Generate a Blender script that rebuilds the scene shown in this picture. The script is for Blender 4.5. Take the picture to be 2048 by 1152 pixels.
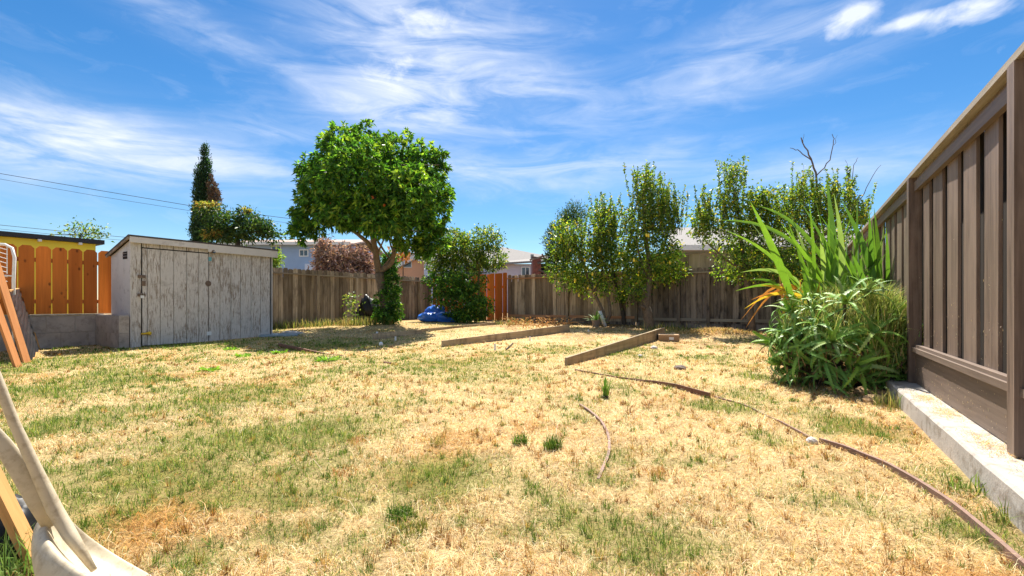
import bpy, math, random
import numpy as np
from mathutils import Vector, Matrix
for o in list(bpy.data.objects): bpy.data.objects.remove(o)
S = bpy.context.scene
C = S.collection
random.seed(7); RS = np.random.RandomState(11)
# ------------------------------------------------------------------ camera
H = 0.9; F = 910.0; HZ = 607.0
cam = bpy.data.cameras.new('camera'); co = bpy.data.objects.new('camera', cam); C.objects.link(co)
co.location = (0, 0, H); co.rotation_euler = (math.pi/2, 0, 0)
cam.sensor_width = 36; cam.lens = 36*F/2048; cam.shift_y = (HZ-576)/2048
cam.clip_start = 0.05; cam.clip_end = 3000
S.camera = co
# ------------------------------------------------------------------ light
U = (0.531, 0.8474); V = (0.8474, -0.531)          # along / across the long fences
EL = math.radians(58); A = math.radians(25)
SX = U[0]*math.cos(A)-V[0]*math.sin(A); SY = U[1]*math.cos(A)-V[1]*math.sin(A)
sun = bpy.data.lights.new('sun', 'SUN'); so = bpy.data.objects.new('sun', sun); C.objects.link(so)
sun.energy = 5.0; sun.angle = math.radians(0.53); sun.color = (1.0, 0.94, 0.84)
so.rotation_euler = Vector((-SX*math.cos(EL), -SY*math.cos(EL), -math.sin(EL))).to_track_quat('-Z', 'Y').to_euler()
so.location = (10, 20, 30)
S.view_settings.view_transform = 'Standard'; S.view_settings.look = 'None'
S.view_settings.exposure = 1.2; S.view_settings.gamma = 1; S.view_settings.use_curve_mapping = False

class NT:
    """small node-tree helper"""
    def __init__(s, tree): s.t = tree; s.n = tree.nodes; s.l = tree.links
    def node(s, typ, **kw):
        n = s.n.new(typ)
        for k, v in kw.items():
            if k.startswith('i_'):
                key = k[2:]; key = int(key) if key.isdigit() else key
                s.put(n.inputs[key], v)
            else: setattr(n, k, v)
        return n
    def put(s, sock, v):
        if isinstance(v, bpy.types.NodeSocket): s.l.new(v, sock)
        else: sock.default_value = v
    def math(s, op, a, b=None, c=None, clamp=False):
        n = s.n.new('ShaderNodeMath'); n.operation = op; n.use_clamp = clamp
        s.put(n.inputs[0], a)
        if b is not None: s.put(n.inputs[1], b)
        if c is not None: s.put(n.inputs[2], c)
        return n.outputs[0]
    def mix(s, f, a, b, mode='MIX'):
        n = s.n.new('ShaderNodeMix'); n.data_type = 'RGBA'; n.blend_type = mode
        s.put(n.inputs[0], f)
        s.put(n.inputs[6], a if isinstance(a, bpy.types.NodeSocket) else (*a, 1) if len(a) == 3 else a)
        s.put(n.inputs[7], b if isinstance(b, bpy.types.NodeSocket) else (*b, 1) if len(b) == 3 else b)
        return n.outputs[2]
    def ramp(s, f, stops):
        n = s.n.new('ShaderNodeValToRGB'); s.put(n.inputs[0], f); e = n.color_ramp.elements
        while len(e) < len(stops): e.new(0.5)
        for k, (p, c) in enumerate(stops):
            e[k].position = p; e[k].color = (c, c, c, 1) if isinstance(c, (int, float)) else (*c, 1)
        return n.outputs[0]
    def noise(s, vec, scale, detail=4, rough=0.55, dist=0.0):
        n = s.n.new('ShaderNodeTexNoise'); s.put(n.inputs['Vector'], vec)
        n.inputs['Scale'].default_value = scale; n.inputs['Detail'].default_value = detail
        n.inputs['Roughness'].default_value = rough; n.inputs['Distortion'].default_value = dist
        return n.outputs[0]
    def mapping(s, vec, scale=(1, 1, 1), loc=(0, 0, 0), rot=(0, 0, 0)):
        n = s.n.new('ShaderNodeMapping'); s.put(n.inputs[0], vec)
        n.inputs['Scale'].default_value = scale; s.put(n.inputs['Location'], loc); n.inputs['Rotation'].default_value = rot
        return n.outputs[0]

# ------------------------------------------------------------------ sky
w = bpy.data.worlds.new('World'); S.world = w; w.use_nodes = True
t = NT(w.node_tree); t.n.clear()
sky = t.node('ShaderNodeTexSky', sky_type='NISHITA')
sky.sun_disc = False; sky.sun_elevation = EL; sky.sun_rotation = math.atan2(SX, SY)
sky.altitude = 0; sky.air_density = 1.0; sky.dust_density = 0.15; sky.ozone_density = 3.0
tc = t.node('ShaderNodeTexCoord').outputs['Generated']
sep = t.node('ShaderNodeSeparateXYZ', i_0=tc)
dx, dy, dz = sep.outputs
az = t.math('ARCTAN2', dx, dy)
hor = t.math('SQRT', t.math('ADD', t.math('MULTIPLY', dx, dx), t.math('MULTIPLY', dy, dy)))
el = t.math('ARCTAN2', dz, hor)
cmb = t.node('ShaderNodeCombineXYZ', i_0=az, i_1=el).outputs[0]
def blob(px, py, rx, ry, rot=0):
    a0 = math.atan((px-1024)/F); e0 = math.atan((HZ-py)/F*math.cos(a0))
    ra = rx/F*math.cos(a0)**2; re = ry/F*math.cos(a0)
    ddx = t.math('SUBTRACT', az, a0); ddy = t.math('SUBTRACT', el, e0)
    c, s_ = math.cos(rot), math.sin(rot)
    xx = t.math('DIVIDE', t.math('ADD', t.math('MULTIPLY', ddx, c), t.math('MULTIPLY', ddy, s_)), ra)
    yy = t.math('DIVIDE', t.math('SUBTRACT', t.math('MULTIPLY', ddy, c), t.math('MULTIPLY', ddx, s_)), re)
    q = t.math('ADD', t.math('MULTIPLY', xx, xx), t.math('MULTIPLY', yy, yy))
    return t.math('EXPONENT', t.math('MULTIPLY', q, -1.0))
def summed(lst):
    acc = None
    for wt, b in lst:
        m = t.math('MULTIPLY', b, wt); acc = m if acc is None else t.math('ADD', acc, m)
    return acc
wisp = t.noise(t.mapping(cmb, (1.5, 7.5, 1), (0.3, 0.2, 0), (0, 0, -0.12)), 2.4, 9, 0.6, 0.9)
wisp2 = t.noise(t.mapping(cmb, (3.0, 9.0, 1), (4.3, 1.2, 0), (0, 0, 0.25)), 3.2, 9, 0.62, 0.6)
puff = t.noise(t.mapping(cmb, (1.6, 2.2, 1), (7, 3, 0)), 6.5, 8, 0.6, 0.5)
m1 = summed([(1.05, blob(110, 285, 330, 75, 0.05)), (0.55, blob(430, 330, 300, 45)), (0.75, blob(1060, 340, 330, 40)),
             (0.85, blob(860, 60, 240, 75, -0.15)), (0.8, blob(790, 160, 130, 70)), (0.7, blob(850, 235, 200, 28)),
             (0.42, blob(1450, 160, 420, 50, 0.14)), (0.4, blob(430, 75, 330, 30, -0.2)), (0.45, blob(1650, 345, 320, 40)),
             (0.5, blob(1040, 190, 150, 35)), (0.35, blob(560, 265, 120, 18)), (0.4, blob(1560, 55, 220, 45))])
base_w = t.math('MULTIPLY', t.ramp(wisp2, [(0.52, 0.0), (0.8, 1.0)]), 0.13)
c1 = t.math('MULTIPLY', t.math('ADD', t.ramp(wisp, [(0.38, 0.0), (0.70, 0.9)]), t.math('MULTIPLY', wisp2, 0.35)), m1)
m2 = summed([(0.85, blob(1690, 45, 85, 24, 0.3)), (0.85, blob(1960, 25, 110, 22)), (0.8, blob(1830, 38, 130, 14)),
             (0.75, blob(770, 140, 75, 38, 0.2)), (0.6, blob(850, 40, 90, 40)), (0.4, blob(2000, 100, 40, 16, 0.5)), (0.5, blob(550, 268, 60, 12))])
c2 = t.math('MULTIPLY', t.ramp(t.math('ADD', t.math('MULTIPLY', puff, 1.0), t.math('MULTIPLY', m2, 0.42)), [(0.68, 0.0), (1.06, 1.0)]), t.math('MINIMUM', t.math('MULTIPLY', m2, 1.6), 1.0))
# unseen cloud added outside the view to brighten the fill light
rest = t.math('MAXIMUM', t.ramp(t.math('MULTIPLY', t.math('ABSOLUTE', az), 0.5), [(0.44, 0.0), (0.62, 1.0)]), t.ramp(el, [(0.60, 0.0), (0.85, 1.0)]))
c3 = t.math('MULTIPLY', t.math('MULTIPLY', t.ramp(t.noise(t.mapping(tc, (2.2, 1.0, 2.2)), 2.6, 8, 0.6, 0.8), [(0.40, 0.0), (0.66, 1.0)]), 0.85), rest)
cl = t.math('MINIMUM', t.math('ADD', t.math('ADD', t.math('ADD', c1, c2), base_w), c3), 0.92)
cl = t.math('MULTIPLY', cl, t.ramp(dz, [(0.0, 0.35), (0.16, 1.0)]))
hs = t.node('ShaderNodeHueSaturation', i_Saturation=1.34, i_Value=0.57, i_Color=sky.outputs[0]).outputs[0]
skyc = t.mix(cl, hs, (3.9, 4.15, 4.7))
bg = t.node('ShaderNodeBackground', i_Color=skyc, i_Strength=0.11)
out = t.node('ShaderNodeOutputWorld'); t.l.new(bg.outputs[0], out.inputs[0])

# ------------------------------------------------------------------ helpers
def W(u, v, z=0.0): return Vector((U[0]*u+V[0]*v, U[1]*u+V[1]*v, z))
ANG = math.atan2(U[1], U[0])                         # local x of a fence -> along u
ANGV = math.atan2(V[1], V[0])
def _hash(ix, iy, seed):
    n = (ix.astype(np.int64)*374761393 + iy.astype(np.int64)*668265263 + seed*974711) & 0x7fffffff
    n = ((n ^ (n >> 13))*1274126177) & 0x7fffffff
    return ((n ^ (n >> 16)) & 0xffff)/65535.0
def vnoise(x, y, seed=0):
    x = np.asarray(x, float); y = np.asarray(y, float)
    ix = np.floor(x); iy = np.floor(y); fx = x-ix; fy = y-iy
    fx = fx*fx*(3-2*fx); fy = fy*fy*(3-2*fy)
    a = _hash(ix, iy, seed); b = _hash(ix+1, iy, seed); c = _hash(ix, iy+1, seed); d = _hash(ix+1, iy+1, seed)
    return (a*(1-fx)+b*fx)*(1-fy)+(c*(1-fx)+d*fx)*fy
def fbm(x, y, seed=0, o=4):
    s = 0; a = 0.5; k = 1.0
    for i in range(o):
        s = s+a*vnoise(np.asarray(x)*k+i*17.3, np.asarray(y)*k-i*9.1, seed+i); a *= 0.5; k *= 2.03
    return s/(1-0.5**o)
TREE = (-3.83, 14.0)
def hgt(x, y):
    x = np.asarray(x, float); y = np.asarray(y, float)
    q = np.clip((y-7)/12.5, 0, 1); b = 0.27*q*q*(3-2*q)
    b = b+0.125*np.exp(-((x-TREE[0])**2+(y-TREE[1])**2)/(2*1.3**2))
    b = b+0.10*np.exp(-(((x-5.4)/0.9)**2+((y-12.0)/0.5)**2))
    b = b+0.035*(fbm(x*0.7, y*0.7, 3, 3)-0.5)*np.clip(y/4, 0.3, 1)+0.014*(fbm(x*3, y*3, 9, 2)-0.5)
    return b
def hg(x, y): return float(hgt(x, y))
def gp(px, py):
    Y = 5.0; k = (py-HZ)/F; r = (px-1024)/F
    for _ in range(30): Y = 0.5*Y+0.5*(H-hg(r*Y, Y))/k
    return Vector((r*Y, Y, hg(r*Y, Y)))
def at(px, py, Y): return Vector(((px-1024)/F*Y, Y, H-(py-HZ)/F*Y))

class MB:
    def __init__(s): s.v = []; s.f = []
    def add(s, vs, fs):
        k = len(s.v); s.v += [tuple(p) for p in vs]; s.f += [tuple(i+k for i in q) for q in fs]; return s
    def box(s, x0, x1, y0, y1, z0, z1, M=None):
        vs = [Vector(p) for p in ((x0,y0,z0),(x1,y0,z0),(x1,y1,z0),(x0,y1,z0),(x0,y0,z1),(x1,y0,z1),(x1,y1,z1),(x0,y1,z1))]
        if M is not None: vs = [M @ p for p in vs]
        return s.add(vs, [(0,3,2,1),(4,5,6,7),(0,1,5,4),(1,2,6,5),(2,3,7,6),(3,0,4,7)])
    def prism(s, pts, y0, y1):                       # outline in x,z extruded along y
        n = len(pts)
        vs = [(a, y0, b) for a, b in pts]+[(a, y1, b) for a, b in pts]
        fs = [tuple(range(n)), tuple(range(2*n-1, n-1, -1))]+[(i, i+n, (i+1) % n+n, (i+1) % n) for i in range(n)]
        return s.add(vs, fs)
    def tube(s, pts, rad, n=8, cap=True, flat=1.0):
        pts = [Vector(p) for p in pts]; m = len(pts)
        if not hasattr(rad, '__len__'): rad = [rad]*m
        k0 = len(s.v); up = None
        for i, p in enumerate(pts):
            d = (pts[min(i+1, m-1)]-pts[max(i-1, 0)]).normalized()
            if up is None: up = d.orthogonal().normalized()
            a = (up-d*up.dot(d)).normalized(); b = d.cross(a); up = a
            for j in range(n):
                q = 2*math.pi*j/n; s.v.append(tuple(p+a*math.cos(q)*rad[i]+b*math.sin(q)*rad[i]*flat))
        for i in range(m-1):
            for j in range(n):
                s.f.append((k0+i*n+j, k0+i*n+(j+1) % n, k0+(i+1)*n+(j+1) % n, k0+(i+1)*n+j))
        if cap:
            s.f.append(tuple(k0+j for j in range(n-1, -1, -1))); s.f.append(tuple(k0+(m-1)*n+j for j in range(n)))
        return s
    def lathe(s, prof, n=16, c=(0, 0, 0)):
        k0 = len(s.v)
        for r, z in prof:
            for j in range(n):
                q = 2*math.pi*j/n; s.v.append((c[0]+r*math.cos(q), c[1]+r*math.sin(q), c[2]+z))
        for i in range(len(prof)-1):
            for j in range(n): s.f.append((k0+i*n+j, k0+i*n+(j+1) % n, k0+(i+1)*n+(j+1) % n, k0+(i+1)*n+j))
        return s
    def blade(s, path, wid, side, fold=0.15):
        """leaf strip: three vertices across (two edges and the midrib)"""
        k0 = len(s.v); m = len(path)
        for i, p in enumerate(path):
            p = Vector(p); d = (Vector(path[min(i+1, m-1)])-Vector(path[max(i-1, 0)])).normalized()
            sd = (side-d*side.dot(d)).normalized(); nn = sd.cross(d); wv = wid[i]
            s.v += [tuple(p-sd*wv+nn*wv*fold), tuple(p), tuple(p+sd*wv+nn*wv*fold)]
        for i in range(m-1):
            a = k0+i*3; s.f += [(a, a+1, a+4, a+3), (a+1, a+2, a+5, a+4)]
        return s
    def mesh(s, name, mat, smooth=False):
        me = bpy.data.meshes.new(name); me.from_pydata(s.v, [], s.f)
        if mat: me.materials.append(mat)
        if smooth: me.polygons.foreach_set('use_smooth', [True]*len(me.polygons))
        me.update(); return me
    def build(s, name, mat, parent=None, loc=(0, 0, 0), rot=(0, 0, 0), smooth=False):
        return ob(name, s.mesh(name, mat, smooth), parent, loc, rot)
def ob(name, me, parent=None, loc=(0, 0, 0), rot=(0, 0, 0), scale=(1, 1, 1)):
    o = bpy.data.objects.new(name, me); C.objects.link(o)
    o.location = loc; o.rotation_euler = rot; o.scale = scale
    if parent: o.parent = parent
    return o
def tag(o, label, cat, group=None):
    o['label'] = label; o['category'] = cat
    if group: o['group'] = group
    return o
def thing(name, label, cat, loc=(0, 0, 0), rotz=0, group=None):
    o = ob(name, None, None, loc, (0, 0, rotz)); return tag(o, label, cat, group)
def mesh_np(name, v, f, col=None, mat=None):
    me = bpy.data.meshes.new(name); v = np.asarray(v, np.float32); f = np.asarray(f, np.int32); k = f.shape[1]
    me.vertices.add(len(v)); me.vertices.foreach_set('co', v.ravel())
    me.loops.add(f.size); me.polygons.add(len(f))
    me.polygons.foreach_set('loop_start', np.arange(0, f.size, k, dtype=np.int32))
    me.loops.foreach_set('vertex_index', f.ravel())
    if col is not None:
        a = me.attributes.new('col', 'FLOAT_COLOR', 'POINT')
        a.data.foreach_set('color', np.concatenate([col, np.ones((len(col), 1))], 1).astype(np.float32).ravel())
    if mat: me.materials.append(mat)
    me.update(calc_edges=True); return me
def nrm(a): return a/np.maximum(np.linalg.norm(a, axis=1, keepdims=True), 1e-9)
def leafmesh(name, P, D, L, Wd, col, mat, droop=0.15, fold=0.25):
    """folded four-corner leaves"""
    n = len(P); D = nrm(D); R = RS.normal(size=(n, 3)); Sd = nrm(np.cross(D, R)); N = np.cross(Sd, D)
    flip = np.where(N[:, 2:3] < 0, -1.0, 1.0); N = N*flip
    L = np.broadcast_to(L, (n,))[:, None]; Wd = np.broadcast_to(Wd, (n,))[:, None]
    mid = P+D*L*0.45
    tip = P+D*L; tip[:, 2] -= (droop*L)[:, 0]
    v = np.stack([P, mid+Sd*Wd+N*Wd*fold, tip, mid-Sd*Wd+N*Wd*fold], 1).reshape(-1, 3)
    b = np.arange(n)[:, None]*4
    f = np.concatenate([b+[0, 1, 2], b+[0, 2, 3]], 0)
    return mesh_np(name, v, f, np.repeat(col, 4, 0), mat)
def palette(n, cols, probs, var=0.18):
    idx = RS.choice(len(cols), n, p=np.array(probs)/sum(probs)); c = np.array(cols)[idx]
    return np.clip(c*(1+var*RS.normal(size=(n, 1)))*(1+0.06*RS.normal(size=(n, 3))), 0.004, 0.95)

# ------------------------------------------------------------------ materials
def mat(name):
    m = bpy.data.materials.new(name); m.use_nodes = True; x = NT(m.node_tree); x.n.clear()
    o = x.node('ShaderNodeOutputMaterial'); p = x.node('ShaderNodeBsdfPrincipled'); x.l.new(p.outputs[0], o.inputs[0])
    x.p = p; x.o = o; return m, x
def bump(x, h, st, dist=0.01):
    b = x.node('ShaderNodeBump', i_Strength=st, i_Distance=dist, i_Height=h); x.l.new(b.outputs[0], x.p.inputs['Normal'])
def objvec(x):
    tcn = x.node('ShaderNodeTexCoord').outputs['Object']; r = x.node('ShaderNodeObjectInfo').outputs['Random']
    off = x.node('ShaderNodeCombineXYZ', i_0=x.math('MULTIPLY', r, 37.0), i_1=x.math('MULTIPLY', r, 71.0), i_2=x.math('MULTIPLY', r, 13.0)).outputs[0]
    va = x.node('ShaderNodeVectorMath', operation='ADD'); x.l.new(tcn, va.inputs[0]); x.l.new(off, va.inputs[1])
    return va.outputs[0], r, tcn
def wood(name, dark, light, axis=2, grain=26.0, var=0.35, knots=0.0, stain=None, stain_amt=0.0, rough=0.85, bmp=0.5, contrast=(0.3, 0.7)):
    m, x = mat(name); vec, r, raw = objvec(x)
    sc = [1.0, 1.0, 1.0]; sc[axis] = 0.05
    g = x.noise(x.mapping(vec, tuple(sc)), grain, 6, 0.65, 0.4)
    g2 = x.noise(x.mapping(vec, tuple(c*0.5 for c in sc)), grain*0.35, 3, 0.5, 0.2)
    f = x.math('ADD', x.math('MULTIPLY', g, 0.65), x.math('MULTIPLY', g2, 0.35))
    c = x.mix(x.ramp(f, [(contrast[0], 0.0), (contrast[1], 1.0)]), dark, light)
    c = x.mix(1.0, c, x.node('ShaderNodeCombineColor', i_0=x.math('ADD', x.math('MULTIPLY', r, var), 1-var/2), i_1=x.math('ADD', x.math('MULTIPLY', r, var*1.05), 1-var*0.52), i_2=x.math('ADD', x.math('MULTIPLY', r, var*1.1), 1-var*0.55)).outputs[0], 'MULTIPLY')
    if stain:
        s_ = x.noise(x.mapping(vec, (1.0, 1.0, 0.3)), 5.0, 5, 0.65)
        c = x.mix(x.math('MULTIPLY', x.ramp(s_, [(0.48, 0.0), (0.66, 1.0)]), stain_amt), c, stain)
    if knots:
        k = x.node('ShaderNodeTexVoronoi', i_Vector=x.mapping(vec, (3.4, 3.4, 1.9)), i_Scale=1.9); k.distance = 'EUCLIDEAN'
        c = x.mix(x.math('MULTIPLY', x.ramp(k.outputs['Distance'], [(0.06, 1.0), (0.17, 0.0)]), knots), c, tuple(v*0.22 for v in dark))
    x.put(x.p.inputs['Base Color'], c); x.p.inputs['Roughness'].default_value = rough; x.p.inputs['Specular IOR Level'].default_value = 0.25
    bump(x, f, bmp, 0.006); return m
def plain(name, col, rough=0.6, nscale=6.0, namt=0.25, bmp=0.0, metal=0.0, spec=0.4, bscale=60.0, dirt=None, dirt_amt=0.0):
    m, x = mat(name); vec, r, raw = objvec(x)
    n = x.noise(vec, nscale, 6, 0.6)
    c = x.mix(1.0, col, x.ramp(n, [(0.25, 1-namt), (0.75, 1+0.0*namt)]), 'MULTIPLY')
    if dirt:
        d = x.noise(vec, nscale*1.7, 7, 0.68); c = x.mix(x.math('MULTIPLY', x.ramp(d, [(0.5, 0.0), (0.68, 1.0)]), dirt_amt), c, dirt)
    x.put(x.p.inputs['Base Color'], c); x.p.inputs['Roughness'].default_value = rough
    x.p.inputs['Metallic'].default_value = metal; x.p.inputs['Specular IOR Level'].default_value = spec
    if bmp: bump(x, x.noise(vec, bscale, 5, 0.6), bmp, 0.005)
    return m
def leafmat(name, col=None, rough=0.5, trans=0.45, tint=(1.2, 1.25, 0.5), spec=0.35):
    m, x = mat(name)
    if col is None: c = x.node('ShaderNodeAttribute', attribute_name='col').outputs['Color']
    else:
        vec, r, raw = objvec(x)
        c = x.mix(1.0, x.mix(x.noise(vec, 9.0, 4), tuple(v*0.65 for v in col), tuple(min(1, v*1.3) for v in col)), x.node('ShaderNodeCombineColor', i_0=x.math('ADD', x.math('MULTIPLY', r, 0.5), 0.75), i_1=x.math('ADD', x.math('MULTIPLY', r, 0.35), 0.82), i_2=0.9).outputs[0], 'MULTIPLY')
    x.put(x.p.inputs['Base Color'], c); x.p.inputs['Roughness'].default_value = rough; x.p.inputs['Specular IOR Level'].default_value = spec
    tr = x.node('ShaderNodeBsdfTranslucent', i_Color=x.mix(1.0, c, tint, 'MULTIPLY'))
    ms = x.node('ShaderNodeMixShader', i_0=trans); x.l.new(x.p.outputs[0], ms.inputs[1]); x.l.new(tr.outputs[0], ms.inputs[2]); x.l.new(ms.outputs[0], x.o.inputs[0])
    return m
M = {}
M['fence_old'] = wood('weathered_wood', (0.17, 0.125, 0.085), (0.54, 0.435, 0.32), stain=(0.08, 0.058, 0.04), stain_amt=0.65, var=1.0)
M['fence_old_x'] = wood('weathered_rail_wood', (0.16, 0.125, 0.09), (0.44, 0.37, 0.285), axis=0, var=0.3)
M['fence_dark'] = wood('sooty_wood', (0.065, 0.05, 0.04), (0.35, 0.275, 0.215), stain=(0.018, 0.015, 0.013), stain_amt=0.9, var=0.9)
M['redwood_x'] = wood('redwood_rail', (0.36, 0.17, 0.085), (0.54, 0.29, 0.16), axis=0, var=0.3)
M['cedar'] = wood('orange_cedar', (0.46, 0.115, 0.014), (0.74, 0.215, 0.03), var=0.6, knots=0.85, bmp=0.2, rough=0.65, grain=14)
M['cedar_x'] = wood('orange_cedar_rail', (0.34, 0.12, 0.03), (0.55, 0.22, 0.06), axis=0, var=0.2, bmp=0.2)
M['paint'] = wood('brown_painted_wood', (0.09, 0.062, 0.048), (0.235, 0.17, 0.135), contrast=(0.36, 0.64), var=0.3, grain=30, bmp=0.35, rough=0.55, stain=(0.26, 0.195, 0.155), stain_amt=0.5)
M['gap_shade'] = wood('gap_shade_wood', (0.022, 0.017, 0.014), (0.05, 0.038, 0.031), var=0.3, grain=30, bmp=0.3)  # near-black puts the shade of the gaps into the rear boards' colour
M['paint_x'] = wood('brown_painted_rail', (0.12, 0.087, 0.068), (0.24, 0.18, 0.145), axis=0, var=0.2, grain=30, bmp=0.35, rough=0.55)
M['cap'] = wood('grey_cap_wood', (0.17, 0.14, 0.11), (0.42, 0.37, 0.31), axis=0, var=0.2)
M['bed'] = wood('grey_bed_board', (0.22, 0.165, 0.095), (0.52, 0.41, 0.27), axis=0, var=0.25, stain=(0.07, 0.055, 0.035), stain_amt=0.5)
M['plank_far'] = wood('pale_plank', (0.32, 0.24, 0.16), (0.58, 0.46, 0.33), var=0.35, stain=(0.06, 0.045, 0.03), stain_amt=0.5)
M['lumber'] = wood('redwood_lumber', (0.42, 0.15, 0.045), (0.62, 0.28, 0.10), axis=2, var=0.2, bmp=0.2)
M['stake'] = wood('pine_stake', (0.38, 0.18, 0.055), (0.60, 0.34, 0.13), axis=2, var=0.2, bmp=0.3)
M['bark'] = plain('bark', (0.23, 0.17, 0.115), 0.9, 14, 0.55, 0.9, bscale=40)
M['bark_dark'] = plain('dark_bark', (0.10, 0.078, 0.06), 0.9, 14, 0.5, 0.9, bscale=40)
M['dead'] = plain('dead_wood', (0.16, 0.12, 0.10), 0.9, 10, 0.4, 0.5)
M['white'] = plain('white_paint', (0.78, 0.78, 0.76), 0.55, 7, 0.12)
M['concrete'] = plain('concrete', (0.47, 0.43, 0.385), 0.9, 5, 0.3, 0.6, bscale=45, dirt=(0.17, 0.13, 0.09), dirt_amt=0.85)
M['block'] = plain('grey_block', (0.50, 0.43, 0.37), 0.92, 4, 0.35, 0.5, bscale=70, dirt=(0.12, 0.10, 0.085), dirt_amt=0.5)
M['rust'] = plain('rusty_edging', (0.22, 0.105, 0.065), 0.75, 20, 0.45, 0.4, dirt=(0.30, 0.19, 0.13), dirt_amt=0.5)
M['edging'] = plain('brown_edging', (0.27, 0.165, 0.125), 0.7, 16, 0.3, 0.3, dirt=(0.15, 0.09, 0.07), dirt_amt=0.5)
M['cream'] = plain('cream_plastic', (0.58, 0.50, 0.36), 0.45, 17, 0.22, 0.15, dirt=(0.27, 0.20, 0.12), dirt_amt=0.6)
M['black'] = plain('black_plastic', (0.012, 0.012, 0.012), 0.4, 6, 0.3, 0.0, spec=0.25)
M['dark'] = plain('dark_gap', (0.02, 0.017, 0.014), 0.9)
M['soil'] = plain('soil', (0.09, 0.06, 0.04), 0.95, 8, 0.4, 0.6)
M['metal'] = plain('dull_metal', (0.32, 0.30, 0.28), 0.45, 20, 0.4, metal=0.7)
M['rustmetal'] = plain('rusted_iron', (0.20, 0.135, 0.095), 0.7, 20, 0.5)
M['yellow'] = plain('yellow_paint', (0.86, 0.72, 0.06), 0.6, 3, 0.1)
M['yplastic'] = plain('yellow_plastic', (0.80, 0.52, 0.03), 0.4)
M['roofdark'] = plain('dark_roof_edge', (0.035, 0.037, 0.042), 0.7, 8, 0.3)
M['shingle'] = plain('grey_shingle', (0.30, 0.28, 0.265), 0.9, 18, 0.4, 0.5)
M['shingle_p'] = plain('pink_shingle', (0.50, 0.36, 0.30), 0.9, 18, 0.3, 0.3)
M['felt'] = plain('roofing_felt', (0.10, 0.085, 0.075), 0.9, 12, 0.5, 0.5)
M['h_blue'] = plain('blue_stucco', (0.33, 0.45, 0.64), 0.85, 2, 0.12, 0.2)
M['h_peach'] = plain('peach_stucco', (0.88, 0.50, 0.30), 0.85, 2, 0.12, 0.2)
M['h_lblue'] = plain('pale_blue_siding', (0.58, 0.66, 0.80), 0.8, 2, 0.12)
M['h_lav'] = plain('lavender_siding', (0.62, 0.56, 0.62), 0.8, 2, 0.12)
M['h_brick'] = plain('burnt_brick', (0.28, 0.10, 0.075), 0.9, 6, 0.5, 0.4, dirt=(0.06, 0.05, 0.05), dirt_amt=0.6)
M['h_grey'] = plain('grey_stucco', (0.40, 0.36, 0.32), 0.85, 2, 0.2)
M['glass'] = plain('window_glass', (0.05, 0.07, 0.09), 0.08, 2, 0.2, spec=0.8)
M['tarp'] = plain('blue_tarp', (0.03, 0.20, 0.85), 0.33, 5, 0.25, 0.5, spec=0.6, bscale=9)
M['card'] = plain('cardboard', (0.40, 0.25, 0.13), 0.8, 6, 0.2)
M['stone'] = plain('tan_stone', (0.44, 0.28, 0.14), 0.9, 9, 0.35, 0.8, bscale=25)
M['wstone'] = plain('white_stone', (0.62, 0.57, 0.52), 0.9, 9, 0.35, 0.8, bscale=25)
M['slab'] = plain('blue_grey_slab', (0.30, 0.37, 0.40), 0.9, 9, 0.35, 0.6)
M['terra'] = plain('dusty_pot', (0.30, 0.22, 0.16), 0.9, 9, 0.35)
M['cable'] = plain('black_cable', (0.12, 0.14, 0.18), 0.6)
M['teal'] = plain('teal_plastic', (0.15, 0.42, 0.48), 0.5)
M['orange'] = plain('orange_fruit', (0.80, 0.16, 0.03), 0.45)
M['lemon'] = plain('lemon_fruit', (0.80, 0.62, 0.06), 0.45)
M['leaf'] = leafmat('leaf', None, 0.40, 0.5)
M['leafdry'] = leafmat('dry_leaf', None, 0.8, 0.25, (1.1, 0.95, 0.7), 0.1)
M['grass'] = leafmat('grass_blade', None, 0.7, 0.36, (1.1, 1.05, 0.7), 0.15)
M['cane'] = leafmat('strap_leaf', (0.15, 0.285, 0.05), 0.38, 0.36, (1.15, 1.2, 0.5))
M['cane_l'] = leafmat('pale_strap_leaf', (0.27, 0.38, 0.17), 0.4, 0.35)
M['cane_y'] = leafmat('yellowing_leaf', (0.55, 0.42, 0.07), 0.5, 0.42, (1.1, 1.0, 0.5))
M['cane_o'] = leafmat('dry_orange_leaf', (0.55, 0.27, 0.09), 0.65, 0.3, (1.1, 0.9, 0.6))
M['aloe'] = leafmat('aloe_leaf', (0.21, 0.40, 0.07), 0.5, 0.22, (1.15, 1.15, 0.5), 0.3)
M['aloe_b'] = leafmat('bright_aloe_leaf', (0.30, 0.46, 0.10), 0.5, 0.25, (1.15, 1.15, 0.5), 0.3)
M['aloe_g'] = leafmat('grey_aloe_leaf', (0.25, 0.37, 0.13), 0.5, 0.16)

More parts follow.
